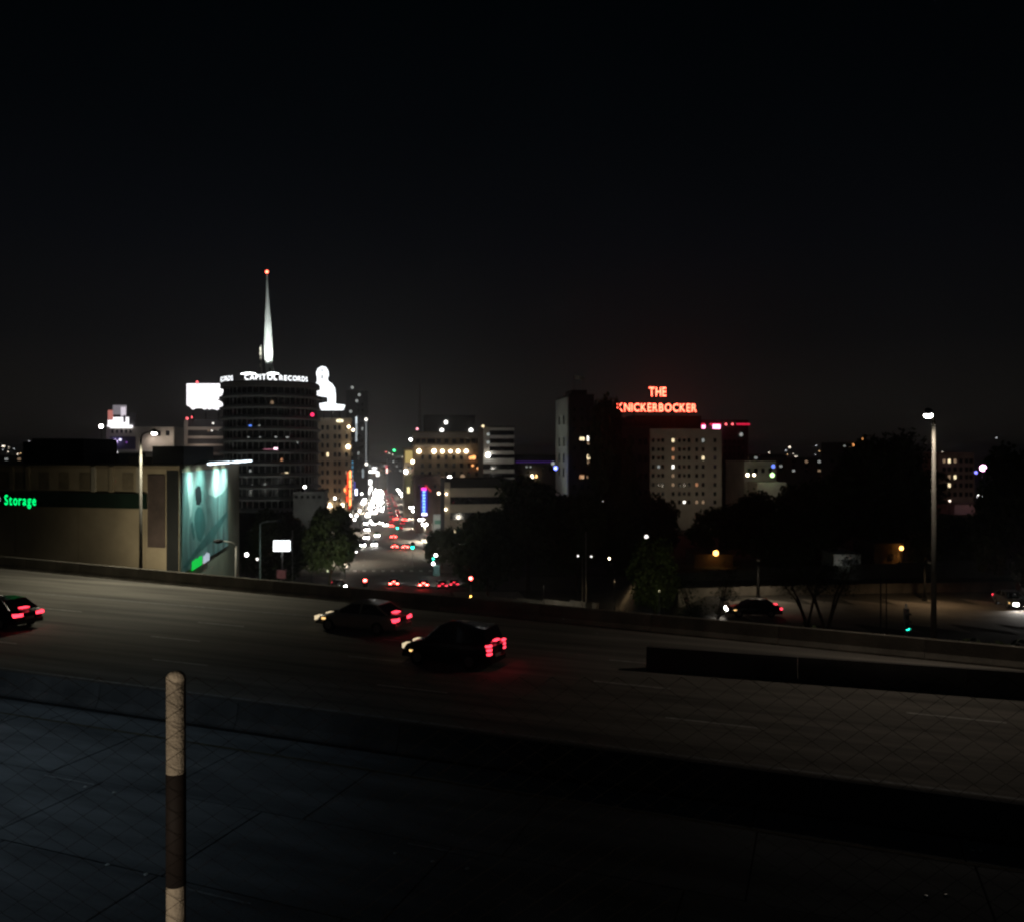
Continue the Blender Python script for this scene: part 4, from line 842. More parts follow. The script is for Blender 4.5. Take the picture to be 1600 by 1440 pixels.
for px, py, Y, r, lab in ((385.5, 866, 128, .28, 'white globe lamp past the end of the banner wall'), (402, 873, 130, .2, 'fainter globe lamp just left of the curved-arm street lamp'), (903, 868, 150, .16, 'tiny dim lamp left of the tall pavement pole'), (952, 872, 150, .18, 'tiny amber lamp among the trees right of the pavement pole'), (924, 869, 152, .16, 'tiny white lamp right of the tall pavement pole'), (941, 783, 200, .2, 'faint lamp on the dark block above the trees'), (1297.5, 811.5, 150, .25, 'small white lamp below the dark round tree'), (1326, 818, 150, .3, 'flat white lamp below the dark round tree'), (1010, 838, 160, .35, 'pale lamp glinting through the trees below the hotel')):
    p = P(px, py, Y); t = thing('globe_lamp', lab, 'lamp', p); q = MB(); q.ball((0,0,0), r, 8); q.build('globe', E_lampwarm if 'amber' in lab else emit('globe_dim', (1, .95, .9), 2.0, False) if r < .25 or 'pale' in lab else emit('globe_mid', (1, .96, .93), 7, False), t)
    q = MB(); q.tube([(0,0,-r), (0,0,gz(p.x, Y) - p.z)], .05, 6); q.build('post', M_metd, t)
# lamps in the trees that light foliage and pavement
for px, py, Y, pw_, c, lab in ((1030, 925, 88, 80, (1, .90, .5), 'low garden lamp lighting the green tree before the ramp'), (512, 893, 141, 700, (.95, 1, .6), 'low lamp under the street tree left of the junction'), (850, 915, 138, 420, (1, .9, .7), 'low pavement lamp under the big dark trees'), (960, 905, 130, 420, (1, .7, .38), 'warm pavement lamp between the trees and the ramp')):
    p = P(px, py, Y); p.z = max(p.z, gz(p.x, Y) + 3.0); t = thing('garden_lamp', lab, 'lamp', (p.x, Y, gz(p.x, Y))); hh = p.z - gz(p.x, Y)
    q = MB(); q.tube([(0,0,-.2), (0,0,hh)], .05, 6); q.build('post', M_metd, t); q = MB(); q.lathe([(.05, hh), (.16, hh + .1), (.02, hh + .22)], 8); q.build('shade', M_metd, t)
    lamp(t, (0, 0, hh - .08) if 'pavement' in lab else (0, -.3, hh + .35), pw_, c, (0, 0, -1) if 'pavement' in lab else (0, .8, .55), 175, .3, .1)
for X, Y, pw_ in ((25, 82, 135), (41, 80, 105)):  # posts added to light the ramp, lenses left almost dark
    street_light('added_ramp_lamp', f'added dark lamp post lighting the ramp {"behind the thin trees" if X < 30 else "near the right edge"}', (X, Y + 9, gz(X, Y + 9)), 4.2, (-.6, -2.2, 0), emit('added_ramp_lens', (1, .8, .55), .02, False), pw_ * 3.2, (1, .82, .60) if X < 30 else (1, .66, .36), mat('added_pole_black', (.006, .006, .006), .9, .2, 2), 'added ramp lamps', 160)
# box signs on poles
BS = thing('box_sign', 'white lit box sign on a pole below the round tower', 'sign', P(440, 905, 120))
def bpx(T, name, a, b, c, d, m, Y, y0=-.2, y1=.2):
    A = P(a, c, Y) - T.location; Bv = P(b, d, Y) - T.location; q = MB(); q.box(A.x, Bv.x, y0, y1, Bv.z, A.z); return q.build(name, m, T)
bpx(BS, 'face', 427.5, 453, 844, 860.5, emit('box_sign_face', (.93, .98, 1), 2.4), 120); bpx(BS, 'frame', 426.6, 453.9, 843, 861.5, M_metd, 120, .202, .5)
for y_ in (846.5, 850.8): bpx(BS, 'lettering', 428.6, 433, y_, y_ + 1.4, M_mark, 120, -.24, -.205)
q = MB(); q.tube([(0, .35, -6), (0, .35, 4.2)], .1, 8); q.build('pole', M_metal, BS)
PS = thing('pink_sign', 'small dull pink board below the white box sign', 'sign', P(440, 905, 119))
bpx(PS, 'board', 433, 447, 890, 903, mat('pink_board', (.5, .22, .22), .7, .2, 2), 119); q = MB(); q.tube([(0, .3, -5), (0, .3, 1)], .06, 6); q.build('post', M_metd, PS)
lamp(PS, (0, -1.6, .6), 8, (1, .8, .75), (0, 1, .2), 120, 1, .1)
# traffic signals
E_tr = emit('signal_red', (1, .06, .05), 34, False); E_tg = emit('signal_green', (.02, 1, .62), 7, False); E_ta = emit('signal_amber', (1, .45, .08), 11, False)
M_lens = mat('lens_dark', (.02, .02, .02), .3, .2, 3)
def signal(px, py, Y, lit, label, r=.16, extra=None):
    p = P(px, py, Y); gz_ = gz(p.x, Y); zoff = {'red': 0, 'amber': .36, 'green': .72}[lit]
    t = thing('traffic_signal', label, 'traffic light', (p.x, Y, gz_)); z = p.z - gz_
    q = MB(); q.box(-r*1.25, r*1.25, .02, .24, z + zoff - .98, z + zoff + .26); q.build('housing', M_metd, t)
    for k, (nm, dz) in enumerate((('red', 0), ('amber', -.36), ('green', -.72))):
        zz = z + zoff + dz; q = MB(); q.tube([(0, .03, zz), (0, -.03, zz)], r, 12); q.build('lens', {'red': E_tr, 'amber': E_ta, 'green': E_tg}[nm] if nm == lit else M_lens, t)
        q = MB()
        for i in range(7):
            a0 = R(0 + i*30 - 15); a1 = R(15 + i*30); 
            q.quad((r*1.1*math.cos(a0), .02, zz + r*1.1*math.sin(a0)), (r*1.1*math.cos(a1), .02, zz + r*1.1*math.sin(a1)), (r*1.1*math.cos(a1), -.26, zz + r*1.1*math.sin(a1)), (r*1.1*math.cos(a0), -.26, zz + r*1.1*math.sin(a0)))
        q.build('visor', M_metd, t)
    q = MB(); q.tube([(0, .16, -.3), (0, .16, z + zoff + .5)], [.09, .06], 8); q.build('pole', M_metal, t)
    if extra:
        ez = P(0, extra, Y).z - gz_; q = MB(); q.box(-.2, .2, -.02, .2, ez - .22, ez + .22); q.build('pedestrian_box', M_metd, t)
        q = MB(); q.lathe([(.11, -.035), (.13, 0), (.11, .005)], 10); o = q.build('pedestrian_light', E_ta, t, loc=(0, -.03, ez)); o.rotation_euler = (R(90), 0, 0)
    return t
signal(570.5, 906.5, 138, 'red', 'red traffic signal left of the stopped cars at the junction', .27)
signal(735.5, 903, 138, 'red', 'red traffic signal with an amber walk light at the right corner', .27, 931)
signal(644.5, 854.5, 196, 'green', 'large green traffic signal on the right kerb beyond the junction', .34)
signal(677, 872.5, 184, 'green', 'smaller green traffic signal near the right corner pole', .2); signal(621, 824.5, 300, 'green', 'far green traffic signal down among the traffic', .36)
signal(1418, 981.5, 44.5, 'green', 'lone small green signal by the right lamp post foot', .075)
# corner clutter beyond the junction
for px, py, Y, m, lab in ((681, 867, 182, E_lampw, 'white globe above the smaller green signal'), (677, 880, 181, E_lampw, 'white globe below the smaller green signal'), (556, 861, 210, E_lampw, 'small white kerb lamp beside the left tree'), (539, 883, 175, emit('warm_mid', (1, .85, .65), 6, False), 'soft warm lamp at the foot of the street tree')):
    p = P(px, py, Y); t = thing('globe_lamp', lab, 'lamp', p); q = MB(); q.ball((0,0,0), .3 if px != 539 else .5, 8); q.build('globe', m, t); q = MB(); q.tube([(0,0,-.2), (0,0,gz(p.x, Y) - p.z)], .06, 6); q.build('post', M_metd, t)
CB = thing('kiosk', 'teal-lit glass kiosk by the right corner of the junction', 'kiosk', (P(682, 0, 182).x, 182, gz(P(682, 0, 182).x, 182)))
q = MB(); q.box(-.7, .7, -.5, .5, 0, 2.3); q.build('cabin', mat('kiosk_teal', (.10, .22, .2), .4, .2, 1), CB); q = MB(); q.box(-.85, .85, -.65, .65, 2.302, 2.5); q.build('roof', M_metd, CB); q = MB(); q.box(-.5, .5, -.56, -.503, .5, 2.0); q.build('poster', emit('kiosk_poster', (.35, .65, .6), .12), CB)
for px, lab in ((917.5, 'left'), (922.5, 'right')):
    b = P(px, 955, 128); b.z = gz(b.x, 128); c = thing('utility_cabinet', f'{lab} of two pale utility cabinets at the foot of the pavement pole', 'cabinet', b, 0, 'utility cabinets'); hh = P(0, 941, 128).z - b.z
    q = MB(); q.box(-.2, .2, -.2, .2, 0, hh); q.build('body', M_pale, c); q = MB(); q.box(-.23, .23, -.23, .23, hh + .002, hh + .06); q.build('lid', M_metd, c)
# lamp rows along the boulevard pavements
E_globe = emit('boulevard_globe', (1.0, .96, .95), 40)
def blvd_lamp(w, Y, label, group, power):
    t = thing('boulevard_lamp', label, 'street lamp', S(w, Y, .19), 0, group)
    q = MB(); q.tube([(0,0,-.2), (0,0,.6), (0,0,4.6)], [.16, .1, .07], 8); q.build('post', M_metd, t)
    q = MB(); q.tube([(-.55,0,4.5), (0,0,4.62), (.55,0,4.5)], .05, 6); q.build('crossarm', M_metd, t)
    for x in (-.55, .55): q = MB(); q.ball((x, 0, 4.85), .34, 8); q.build('globe', E_globe, t)
    if power: lamp(t, (0, -.3, 4.2), power, (1, .86, .68), (0, 0, -1), 165, .4, .3)
right_Y = [268, 292, 326, 352, 385, 425, 455, 500, 545, 595, 650, 710, 780]
for i, Y in enumerate(right_Y): blvd_lamp(12.9, Y, f'{ORD[i]} twin-globe lamp of the right-hand row up the boulevard', 'right boulevard lamps', 11000 if i % 2 == 0 and Y < 720 else 0)
left_Y = [432, 455, 480, 510, 545, 580, 625, 675, 730, 790]
for i, Y in enumerate(left_Y): blvd_lamp(-9.0, Y, f'{ORD[i]} twin-globe lamp of the left-hand row up the boulevard', 'left boulevard lamps', 11000 if i % 2 == 0 and Y < 720 else 0)
for i, (px, py, Y) in enumerate(((541, 824.5, 300), (548, 805, 310), (557, 805, 310), (562, 798, 330), (554, 811, 318), (523, 778, 318), (579, 814, 300), (565, 771, 400), (578, 795, 390))):
    p = P(px, py, Y); t = thing('sidewalk_lamp', f'{ORD[i]} scattered white lamp along the left pavement, counting from the tree', 'lamp', p, 0, 'left pavement lamps')
    q = MB(); q.ball((0,0,0), .42, 8); q.build('globe', E_lampw, t); q = MB(); q.tube([(0,0,-.2), (0,0,gz(p.x, Y) - p.z)], .06, 6); q.build('post', M_metd, t)
for w, Y, pw_ in ((-9.6, 205, 5600), (13.2, 232, 6500), (-9.6, 300, 9000)):
    street_light('boulevard_streetlight', f'tall street light over the boulevard at the {"left kerb near the junction" if Y == 205 else "right kerb by the small tree" if Y == 232 else "left kerb farther on"}', S(w, Y, .19), 8.5, (1.6 if w < 0 else -1.6, 0, 0), emit('streetlight_lens', (1, .9, .72), 4, False), pw_, (1, .88, .68), M_metd, 'tall boulevard street lights', 155)

# ------------------------------------------------------------------ vehicles
M_tyre = mat('tyre', (.012, .012, .012), .9, .2, 3); M_rim = mat('rim', (.3, .3, .3), .35, .1, 3, metallic=.7); M_cglass = mat('car_glass', (.008, .009, .01), .08, .1, 2, spec=.6)
M_trim = mat('car_trim', (.02, .02, .02), .5, .2, 3); M_plate = mat('number_plate', (.55, .55, .52), .5, .1, 3)
E_head = emit('headlight', (1, .95, .88), 200); E_tail = emit('taillight', (1, .04, .07), 3.6, False); E_tailb = emit('brake_light', (1, .05, .04), 60, False); E_mark = emit('side_marker', (1, .58, .2), 1.8, False)
def loft(secs, m=0):                                     # secs: (x, [(y,z)...]) half outlines mirrored
    q = MB(); n = None; vs = []; fs = []
    for x, pr in secs:
        full = [(y, z) for y, z in pr] + [(-y, z) for y, z in reversed(pr)]; n = len(full); vs += [(x, y, z) for y, z in full]
    for i in range(len(secs) - 1):
        for k in range(n): fs.append((i*n+k, i*n+(k+1) % n, (i+1)*n+(k+1) % n, (i+1)*n+k))
    fs += [tuple(range(n)), tuple(range((len(secs)-1)*n + n - 1, (len(secs)-1)*n - 1, -1))]
    return q.add(vs, fs, m)
def make_car(paint, kind='sedan', tail=E_tail, head=E_head):
    t = bpy.data.objects.new('car', None); col.objects.link(t); t.empty_display_size = .2
    L, W, suv = (4.7, .9, False) if kind == 'sedan' else (4.8, .96, True)
    hb = .98 if not suv else 1.15; hr = 1.44 if not suv else 1.80; x0, x1 = -L/2, L/2     # nose at +x
    def sec(w, zl, zh, tl=.86): return [(w*.80, zl), (w, zl + .16), (w, zh - .2), (w*tl, zh)]
    body = loft([(x0, sec(W*.82, .36, hb - .13)), (x0 + .18, sec(W*.95, .26, hb - .02)), (x0 + .8, sec(W, .22, hb)), (-.2, sec(W, .22, hb)), (.9, sec(W, .22, hb - .02)), (1.5, sec(W*.98, .24, hb - .12)), (x1 - .3, sec(W*.9, .28, hb - .26)), (x1, sec(W*.74, .36, hb - .42))]).build('body', paint, t, True)
    if not suv: cs = [(-1.95, .78, hb - .01), (-1.25, .66, hr - .04), (-.5, .66, hr), (.25, .65, hr - .03), (1.15, .78, hb - .03)]
    else: cs = [(-2.3, .84, hb - .01), (-2.0, .74, hr - .06), (-.6, .74, hr), (.3, .73, hr - .04), (1.15, .84, hb - .03)]
    loft([(x, [(w0, hb - .06), (w0 if i in (0, len(cs)-1) else .80 if not suv else .88, hb + .0), (w0, z)]) for i, (x, w0, z) in enumerate(cs)]).build('windows', M_cglass, t)
    (xa, wa, za), (xb, wb, zb), (xc, wc, zc) = cs[1:4]
    loft([(xa - .05, [(wa - .02, za + .002), (wa - .06, za + .045)]), (xb, [(wb - .01, zb + .002), (wb - .06, zb + .06)]), (xc + .05, [(wc - .02, zc + .002), (wc - .06, zc + .04)])]).build('roof', paint, t, True)
    for s_ in (-1, 1):
        for pa, pb in (((xa + .02, s_*wa*1.01, za), (cs[0][0] + .05, s_*cs[0][1]*1.01, hb)), ((xc, s_*wc*1.01, zc), (cs[4][0] - .05, s_*cs[4][1]*1.01, hb)), ((xb + .1, s_*(wb+.01), zb), (xb + .15, s_*.81, hb))): q = MB(); q.tube([pa, pb], .047, 5); q.build('pillar', paint, t)
        q = MB(); q.box(.78, .95, s_*(W + .02) - .08, s_*(W + .02) + .08, hb + .02, hb + .16); q.build('mirror', paint, t)
        for x in (-1.38, 1.42):
            wr = .33 if not suv else .38
            q = MB(); q.tube([(x, s_*(W - .2), wr), (x, s_*(W + .015), wr)], wr, 16); wh = q.build('wheel', M_tyre, t)
            q = MB(); q.tube([(x, s_*(W - .05), wr), (x, s_*(W + .03), wr)], wr*.6, 10); q.build('rim', M_rim, wh)
        q = MB(); (q.lampbox if head is E_head else q.box)(x1 - .30, x1 + .03, s_*.50 - .21, s_*.50 + .21, hb - .50, hb - .29); q.build('headlight', [head, M_trim], t)
        if suv:
            for k in range(3): q = MB(); q.box(x0 - .02, x0 + .22, s_*.76 - .13, s_*.76 + .13, .70 + k*.17, .79 + k*.17); q.build('taillight', tail, t)
        else:
            q = MB(); q.box(x0 - .02, x0 + .2, s_*.61 - .23, s_*.61 + .23, .68, .84); q.build('taillight', tail, t)
        q = MB(); q.box(x1 - .75, x1 - .5, s_*(W*.93) - .03, s_*(W*.93) + .03, .58, .66); q.build('side_marker', E_mark, t)
    q = MB(); q.box(-.12 + cs[0][0], .14 + cs[0][0], -.22, .22, hb + .05, hb + .1); q.build('brake_light', tail, t)
    q = MB(); q.box(x0 - .03, x0 + .03, -.26, .26, .52, .65); q.build('number_plate', M_plate, t)
    q = MB(); q.box(x0 - .06, x0 + .3, -W*.84, W*.84, .3, .5); q.build('rear_bumper', paint if not suv else M_trim, t); q = MB(); q.box(x1 - .3, x1 + .05, -W*.72, W*.72, .3, .46); q.build('front_bumper', paint, t)
    q = MB(); q.box(x1 - .12, x1 + .015, -.4, .4, .48, .6); q.build('grille', M_trim, t)
    return t
Pw = mat('paint_white', (.40, .38, .33), .3, .04, 1, spec=.5); Pb = mat('paint_black', (.010, .010, .011), .25, .05, 1, spec=.5); Pg = mat('paint_grey', (.10, .10, .105), .3, .04, 1, spec=.5); Pr = mat('paint_maroon', (.07, .015, .012), .3, .04, 1, spec=.5)
FWANG = math.atan2(-SL * D.x, -D.x)                       # heading of the far lanes: away to the left
def place(t, loc, rz, label, group=None, cat='car'):
    t.location = loc; t.rotation_euler = (0, 0, rz); return tag(t, label, cat, group)
E_park = emit('dim_front_light', (1, .80, .5), .8, False)
carW = make_car(Pw, 'sedan', E_tail, E_park); carB = make_car(Pb, 'suv', E_tail, E_park); carG = make_car(Pg); carD = make_car(Pb, 'sedan', E_tail, E_park); carK = make_car(Pb); carR = make_car(Pr); carS = make_car(Pg, 'sedan', E_tailb)
def fwcar(t, px, py, label):
    Y = 12600 / (py - HY); X = (px - PX0) / F * Y; place(t, (X + ND.x*.9, Y + ND.y*.9, .005), FWANG, label)
fwcar(carW, 551, 989, 'pale sedan with red taillights in the middle of the far freeway lanes')
carB.scale = (.86, .95, .95); fwcar(carB, 693, 1043, 'black sport utility with stacked red tail bars on the freeway')
fwcar(carD, -30, 981, 'dark car with bright taillights leaving at the left edge of the freeway')
def blvd(w, Y): p = S(w, Y, .06); return p
AW = math.atan2(1, TG)                                    # heading away from the camera
beams = []
def traffic(w, Y, away, label, group=None, first=None):
    base = first or random.choice((carG, carK, carR, carR))
    if away and base in (carG, carR): base = carS if random.random() < .6 else base
    t = first or copy_tree(base); place(t, blvd(w, Y), AW if away else AW + math.pi, label, group)
    if not away and Y < 360: beams.append(t)
    return t
traffic(2.25, 166, True, 'car with bright brake lights stopped at the junction, left of the pair', None, carS)
traffic(7.6, 164, True, 'car with orange-red brake lights stopped right of the junction centre')
traffic(11.0, 163, True, 'dark car with one amber light at the right side of the junction'); traffic(13.2, 165, True, 'dark car with dim red light beside the right red signal')
traffic(3.6, 243, True, 'car with red taillights beyond the junction in the left lane'); traffic(6.4, 242, True, 'car with red taillights beyond the junction beside the green signal')
traffic(3.7, 278, True, 'lone car with red taillights one gap farther up the boulevard')
traffic(-2.0, 252, False, 'nearest oncoming car with bright headlights'); traffic(-5.2, 250, False, 'oncoming car beside the nearest pair of headlights', None, carG); traffic(-4.6, 277, False, 'oncoming car behind the nearest pair', None, carR); traffic(-1.4, 286, False, 'oncoming car in the inner lane just behind the nearest ones'); traffic(-5.0, 312, False, 'lone oncoming car short of the waiting row')
for i, (w, Y) in enumerate(((-6.2, 348), (-3.0, 344), (-.2, 350), (1.6, 338))): traffic(w, Y, False, f'{ORD[i]} oncoming car from the left in the nearest waiting row', 'nearest waiting row of oncoming cars')
for i, (w, Y) in enumerate(((3.6, 330), (6.6, 318), (4.0, 356), (8.0, 345), (6.0, 375), (9.4, 370))): traffic(w, Y, True, f'{ORD[i]} departing car past the far green signal, counting outward', 'departing cars past the far signal')
def far_car(paint):
    t = bpy.data.objects.new('car', None); col.objects.link(t); t.empty_display_size = .2
    loft([(-2.3, [(.7, .3), (.85, .5), (.8, .85)]), (-1.6, [(.8, .25), (.9, .5), (.85, .98)]), (.9, [(.8, .25), (.9, .5), (.85, .95)]), (2.3, [(.65, .3), (.75, .5), (.65, .7)])]).build('body', paint, t, True)
    loft([(-1.9, [(.75, .9), (.7, .98)]), (-1.1, [(.78, .9), (.62, 1.42)]), (.2, [(.78, .9), (.62, 1.42)]), (1.1, [(.75, .9), (.7, .96)])]).build('windows', M_cglass, t)
    for s_ in (-1, 1):
        q = MB(); q.lampbox(2.1, 2.36, s_*.5 - .25, s_*.5 + .25, .42, .78); q.build('headlight', [E_head, M_trim], t)  # oversized lamp faces stand in for headlight glare
        q = MB(); q.box(-2.34, -2.1, s_*.6 - .2, s_*.6 + .2, .64, .84); q.build('taillight', E_tail, t)
    return t
protos = [far_car(Pg), far_car(Pb), far_car(Pr)]; fresh = list(protos)
def far_traffic(w, Y, away, label, group):
    t = fresh.pop() if fresh else copy_tree(random.choice(protos)); place(t, blvd(w, Y), AW if away else AW + math.pi, label, group)
for li, (w, y0, stp) in enumerate(((-6.0, 400, 20), (-3.0, 430, 11), (.2, 455, 13))):
    n = 0; Y = y0
    while Y < 1350:
        far_traffic(w + random.uniform(-.3, .3), Y, False, f'{ordinal(n)} oncoming car in the {("kerb", "middle", "inner")[li]} lane of glaring headlights up the boulevard', 'far oncoming traffic'); n += 1; Y += stp * random.uniform(.7, 1.5) * (Y / 450)
for li, w in enumerate((4.2, 7.8)):
    n = 0; Y = 396
    while Y < 1100:
        far_traffic(w + random.uniform(-.3, .3), Y, True, f'{ordinal(n)} departing car in the {"inner" if li == 0 else "kerb"} lane of red taillights up the boulevard', 'far departing traffic'); n += 1; Y += 34 * random.uniform(.6, 1.6) * (Y / 450)
# cars at the sides
t = carK; p = P(1177, 0, 80); place(t, (p.x, 80, gz(p.x, 80) + .07), R(176), 'dark coupe with one red taillight crossing on the ramp at right')
t = copy_tree(carG); p = P(1580, 0, 85); place(t, (p.x, 85, gz(p.x, 85) + .07), R(-98), 'car with glaring white headlights at the right edge of the ramp')
t = copy_tree(carG); p = P(530, 0, 163); place(t, (p.x, 163, gz(p.x, 163) + .07), R(-65), 'car with a bright headlight left of the junction')

for t in beams: lamp(t, (2.45, 0, .62), 260, (1, .93, .82), (1, 0, -.045), 60, .8, .15)

# ------------------------------------------------------------------ trees
M_bark = mat('bark', (.06, .045, .035), .95, .3, 2, .4)
def leafmat(n, c):
    m = mat(n, c, .7, .45, .9); return m
M_leaf1 = leafmat('leaf_dark', (.05, .066, .03)); M_leaf2 = leafmat('leaf_olive', (.06, .075, .03)); M_leaf3 = leafmat('leaf_green', (.07, .10, .03))
def crown_mesh(seed, n, size, lobes, m, shape='round'):
    rnd = random.Random(seed); q = MB(); cl = []
    for i in range(lobes):
        if shape == 'round':
            a = rnd.uniform(0, 6.283); z = rnd.uniform(-.75, .85); r = math.sqrt(max(0, 1 - z*z)) * rnd.uniform(.45, .92); cl.append((Vector((r*math.cos(a), r*math.sin(a), z*.82)), rnd.uniform(.20, .38)))
        else:
            z = rnd.uniform(-1, 1); r = (1 - z) * .5 * rnd.uniform(.3, .9); a = rnd.uniform(0, 6.283); cl.append((Vector((r*math.cos(a), r*math.sin(a), z)), rnd.uniform(.10, .22) * (1.3 - z*.5)))
    for i in range(n):
        c, r = rnd.choice(cl); d = Vector((rnd.gauss(0, 1), rnd.gauss(0, 1), rnd.gauss(0, 1))).normalized() * r * (rnd.random() ** .45)
        p = c + d; s_ = size * rnd.uniform(.6, 1.4); u = Vector((rnd.gauss(0, 1), rnd.gauss(0, 1), rnd.gauss(0, .6))).normalized(); v = u.cross(Vector((rnd.gauss(0, 1), rnd.gauss(0, 1), rnd.gauss(0, 1)))).normalized()
        q.quad(p - u*s_, p + v*s_*.55, p + u*s_, p - v*s_*.55)
    return q.mesh('crown', m)
CR = [crown_mesh(1, 11000, .062, 60, M_leaf1), crown_mesh(2, 11000, .062, 70, M_leaf1), crown_mesh(3, 9000, .065, 56, M_leaf2), crown_mesh(4, 7000, .055, 40, M_leaf3), crown_mesh(5, 9000, .05, 90, M_leaf1, 'cone')]
TRK = []
for sd in range(3):
    rnd = random.Random(40 + sd); q = MB(); q.tube([(0,0,-.05), (rnd.uniform(-.02,.02), 0, .25), (rnd.uniform(-.04,.04), rnd.uniform(-.03,.03), .55)], [.035, .027, .02], 8)
    for k in range(7):
        a = rnd.uniform(0, 6.283); z0 = rnd.uniform(.28, .55); z1 = z0 + rnd.uniform(.15, .35); r = rnd.uniform(.12, .3); q.tube([(0, 0, z0), (r*.5*math.cos(a), r*.5*math.sin(a), (z0+z1)/2), (r*math.cos(a), r*math.sin(a), z1)], [.015, .010, .004], 6)
    TRK.append(q.mesh('trunk', M_bark))
tn = [0]
def tree(name, label, px0, px1, py0, py1, Y, kind, dY=0):
    """crown fills the photo box px0..px1, py0..py1 at distance Y; trunk runs down to the ground"""
    a = P(px0, py1, Y); b = P(px1, py0, Y); cx = (a.x + b.x)/2; cz = (a.z + b.z)/2; rx = (b.x - a.x)/2; rz = (b.z - a.z)/2; g0 = gz(cx, Y)
    t = thing(name, label, 'tree', (cx, Y, g0)); c = link('crown', CR[kind], t, (0, 0, cz - g0), random.uniform(0, 6.28)); c.scale = (rx, rx*.95, rz)
    if kind == 4: c.scale = (rx, rx, rz)
    tk = link('trunk', TRK[tn[0] % 3], t, (0,0,0), random.uniform(0, 6)); h = max(cz - g0, 1); tk.scale = (max(h, rx)*.9, max(h, rx)*.9, h * 1.25); tn[0] += 1
    return t
tree('street_tree', 'round dark street tree left of the junction, partly lit green', 474, 557, 784, 905, 150, 1); tree('street_tree', 'dark tree behind the white box sign', 380, 478, 790, 915, 165, 0)
tree('street_tree', 'small round street tree beside the green signal', 664, 718, 822, 886, 192, 1)
tree('large_tree', 'large black tree right of the junction, its left half', 712, 812, 788, 930, 152, 0); tree('large_tree', 'tallest part of the big black trees by the low banded block', 765, 885, 738, 900, 156, 1); tree('large_tree', 'dark tree in front of the tall slab foot', 850, 950, 765, 905, 160, 2)
tree('large_tree', 'tall ragged dark tree hiding the first letters of the red sign', 918, 981, 616, 800, 205, 2); tree('conifer', 'broad dark conifer left of the hotel facade', 955, 1012, 690, 860, 200, 4)
tree('large_tree', 'rounded dark tree below the left of the hotel facade', 985, 1060, 768, 880, 185, 1); tree('large_tree', 'dark tree hiding the foot of the dark apartment block', 905, 1000, 780, 900, 170, 0)
tree('green_tree', 'olive green tree lit by the garden lamp before the ramp', 985, 1062, 836, 965, 96, 3); tree('large_tree', 'dark tree mass under the low cream building', 1130, 1235, 765, 880, 150, 1); tree('large_tree', 'dark tree mass left of the round right-hand tree', 1215, 1325, 742, 880, 148, 0)
tree('large_tree', 'big round dark tree left of the tall right lamp post', 1296, 1458, 672, 860, 125, 1); tree('large_tree', 'dark tree behind the tall right lamp post foot', 1425, 1545, 800, 910, 112, 0)
tree('large_tree', 'black tree filling the right edge of the picture', 1526, 1660, 683, 935, 88, 0); tree('large_tree', 'low dark tree above the orange lamp house', 1075, 1180, 790, 862, 140, 2); tree('large_tree', 'dark tree right of the orange wall lamp', 1330, 1440, 770, 850, 130, 2)
tree('large_tree', 'dark tree over the retaining wall in the middle of the ramp', 1180, 1300, 800, 905, 116, 1)
# sparse trees in front of the ramp
def sparse(label, px, pyt, Y, seed, spread):
    rnd = random.Random(seed); b = P(px, 0, Y); b.z = gz(b.x, Y); h = P(0, pyt, Y).z - b.z; t = thing('sparse_tree', label, 'tree', b); q = MB(); tips = []
    for k in range(4):
        a = rnd.uniform(-.4, .4) + (0 if k % 2 else math.pi); r = spread * rnd.uniform(.5, 1.0); mid = Vector((r*.35*math.cos(a), r*.35*math.sin(a), h*.5)); tip = Vector((r*math.cos(a), r*math.sin(a), h*rnd.uniform(.8, 1)))
        q.tube([(0,0,-.2), (r*.1*math.cos(a), 0, h*.25), mid, tip], [.13, .11, .08, .02], 6); tips += [mid.lerp(tip, f) for f in (.4, .7, 1.0)]
        for j in range(3):
            s0 = mid.lerp(tip, rnd.uniform(0, .7)); e = s0 + Vector((rnd.uniform(-.8,.8), rnd.uniform(-.8,.8), rnd.uniform(.4, 1.2))); q.tube([s0, e], [.035, .012], 5); tips.append(e)
    q.build('trunk', M_bark, t); c = MB()
    for p in tips:
        for j in range(60):
            o = p + Vector((rnd.gauss(0, .45), rnd.gauss(0, .45), rnd.gauss(0, .3))); u = Vector((rnd.gauss(0,1), rnd.gauss(0,1), rnd.gauss(0,.6))).normalized()*.10; v = u.cross(Vector((rnd.gauss(0,1), rnd.gauss(0,1), 1))).normalized()*.05; c.quad(o - u, o + v, o + u, o - v)
    c.build('crown', M_leaf1, t)
sparse('thin forked tree in front of the left of the ramp', 1103, 885, 68, 3, 2.2); sparse('thin forked tree in front of the middle of the ramp', 1292, 850, 66, 5, 3.4); sparse('thin leaning tree beside the middle forked one', 1262, 880, 70, 8, 2.4)
# low shrubs behind the parapet on the right: one mass of undergrowth
rnd = random.Random(11); q = MB()
for i in range(14000):
    X = rnd.uniform(3, 48); Y = wall_Y(X) + (rnd.uniform(3.5, 22) if X > 14 else rnd.uniform(8, 80))
    if Y > 132: continue
    top_h = .5 + .9*(.5 + .5*math.sin(X*.9 + 1.3*math.sin(Y*.3))); z = gz(X, Y) + rnd.random()*top_h
    u = Vector((rnd.gauss(0,1), rnd.gauss(0,1), rnd.gauss(0,.7))).normalized()*rnd.uniform(.12, .26); v = u.cross(Vector((rnd.gauss(0,1), rnd.gauss(0,1), 1))).normalized()*.12; p = Vector((X, Y, z)); q.quad(p - u, p + v, p + u, p - v)
tag(q.build('undergrowth', M_leaf1), 'dark low undergrowth on the bank between the parapet and the ramp', 'shrubs', None, 'stuff')

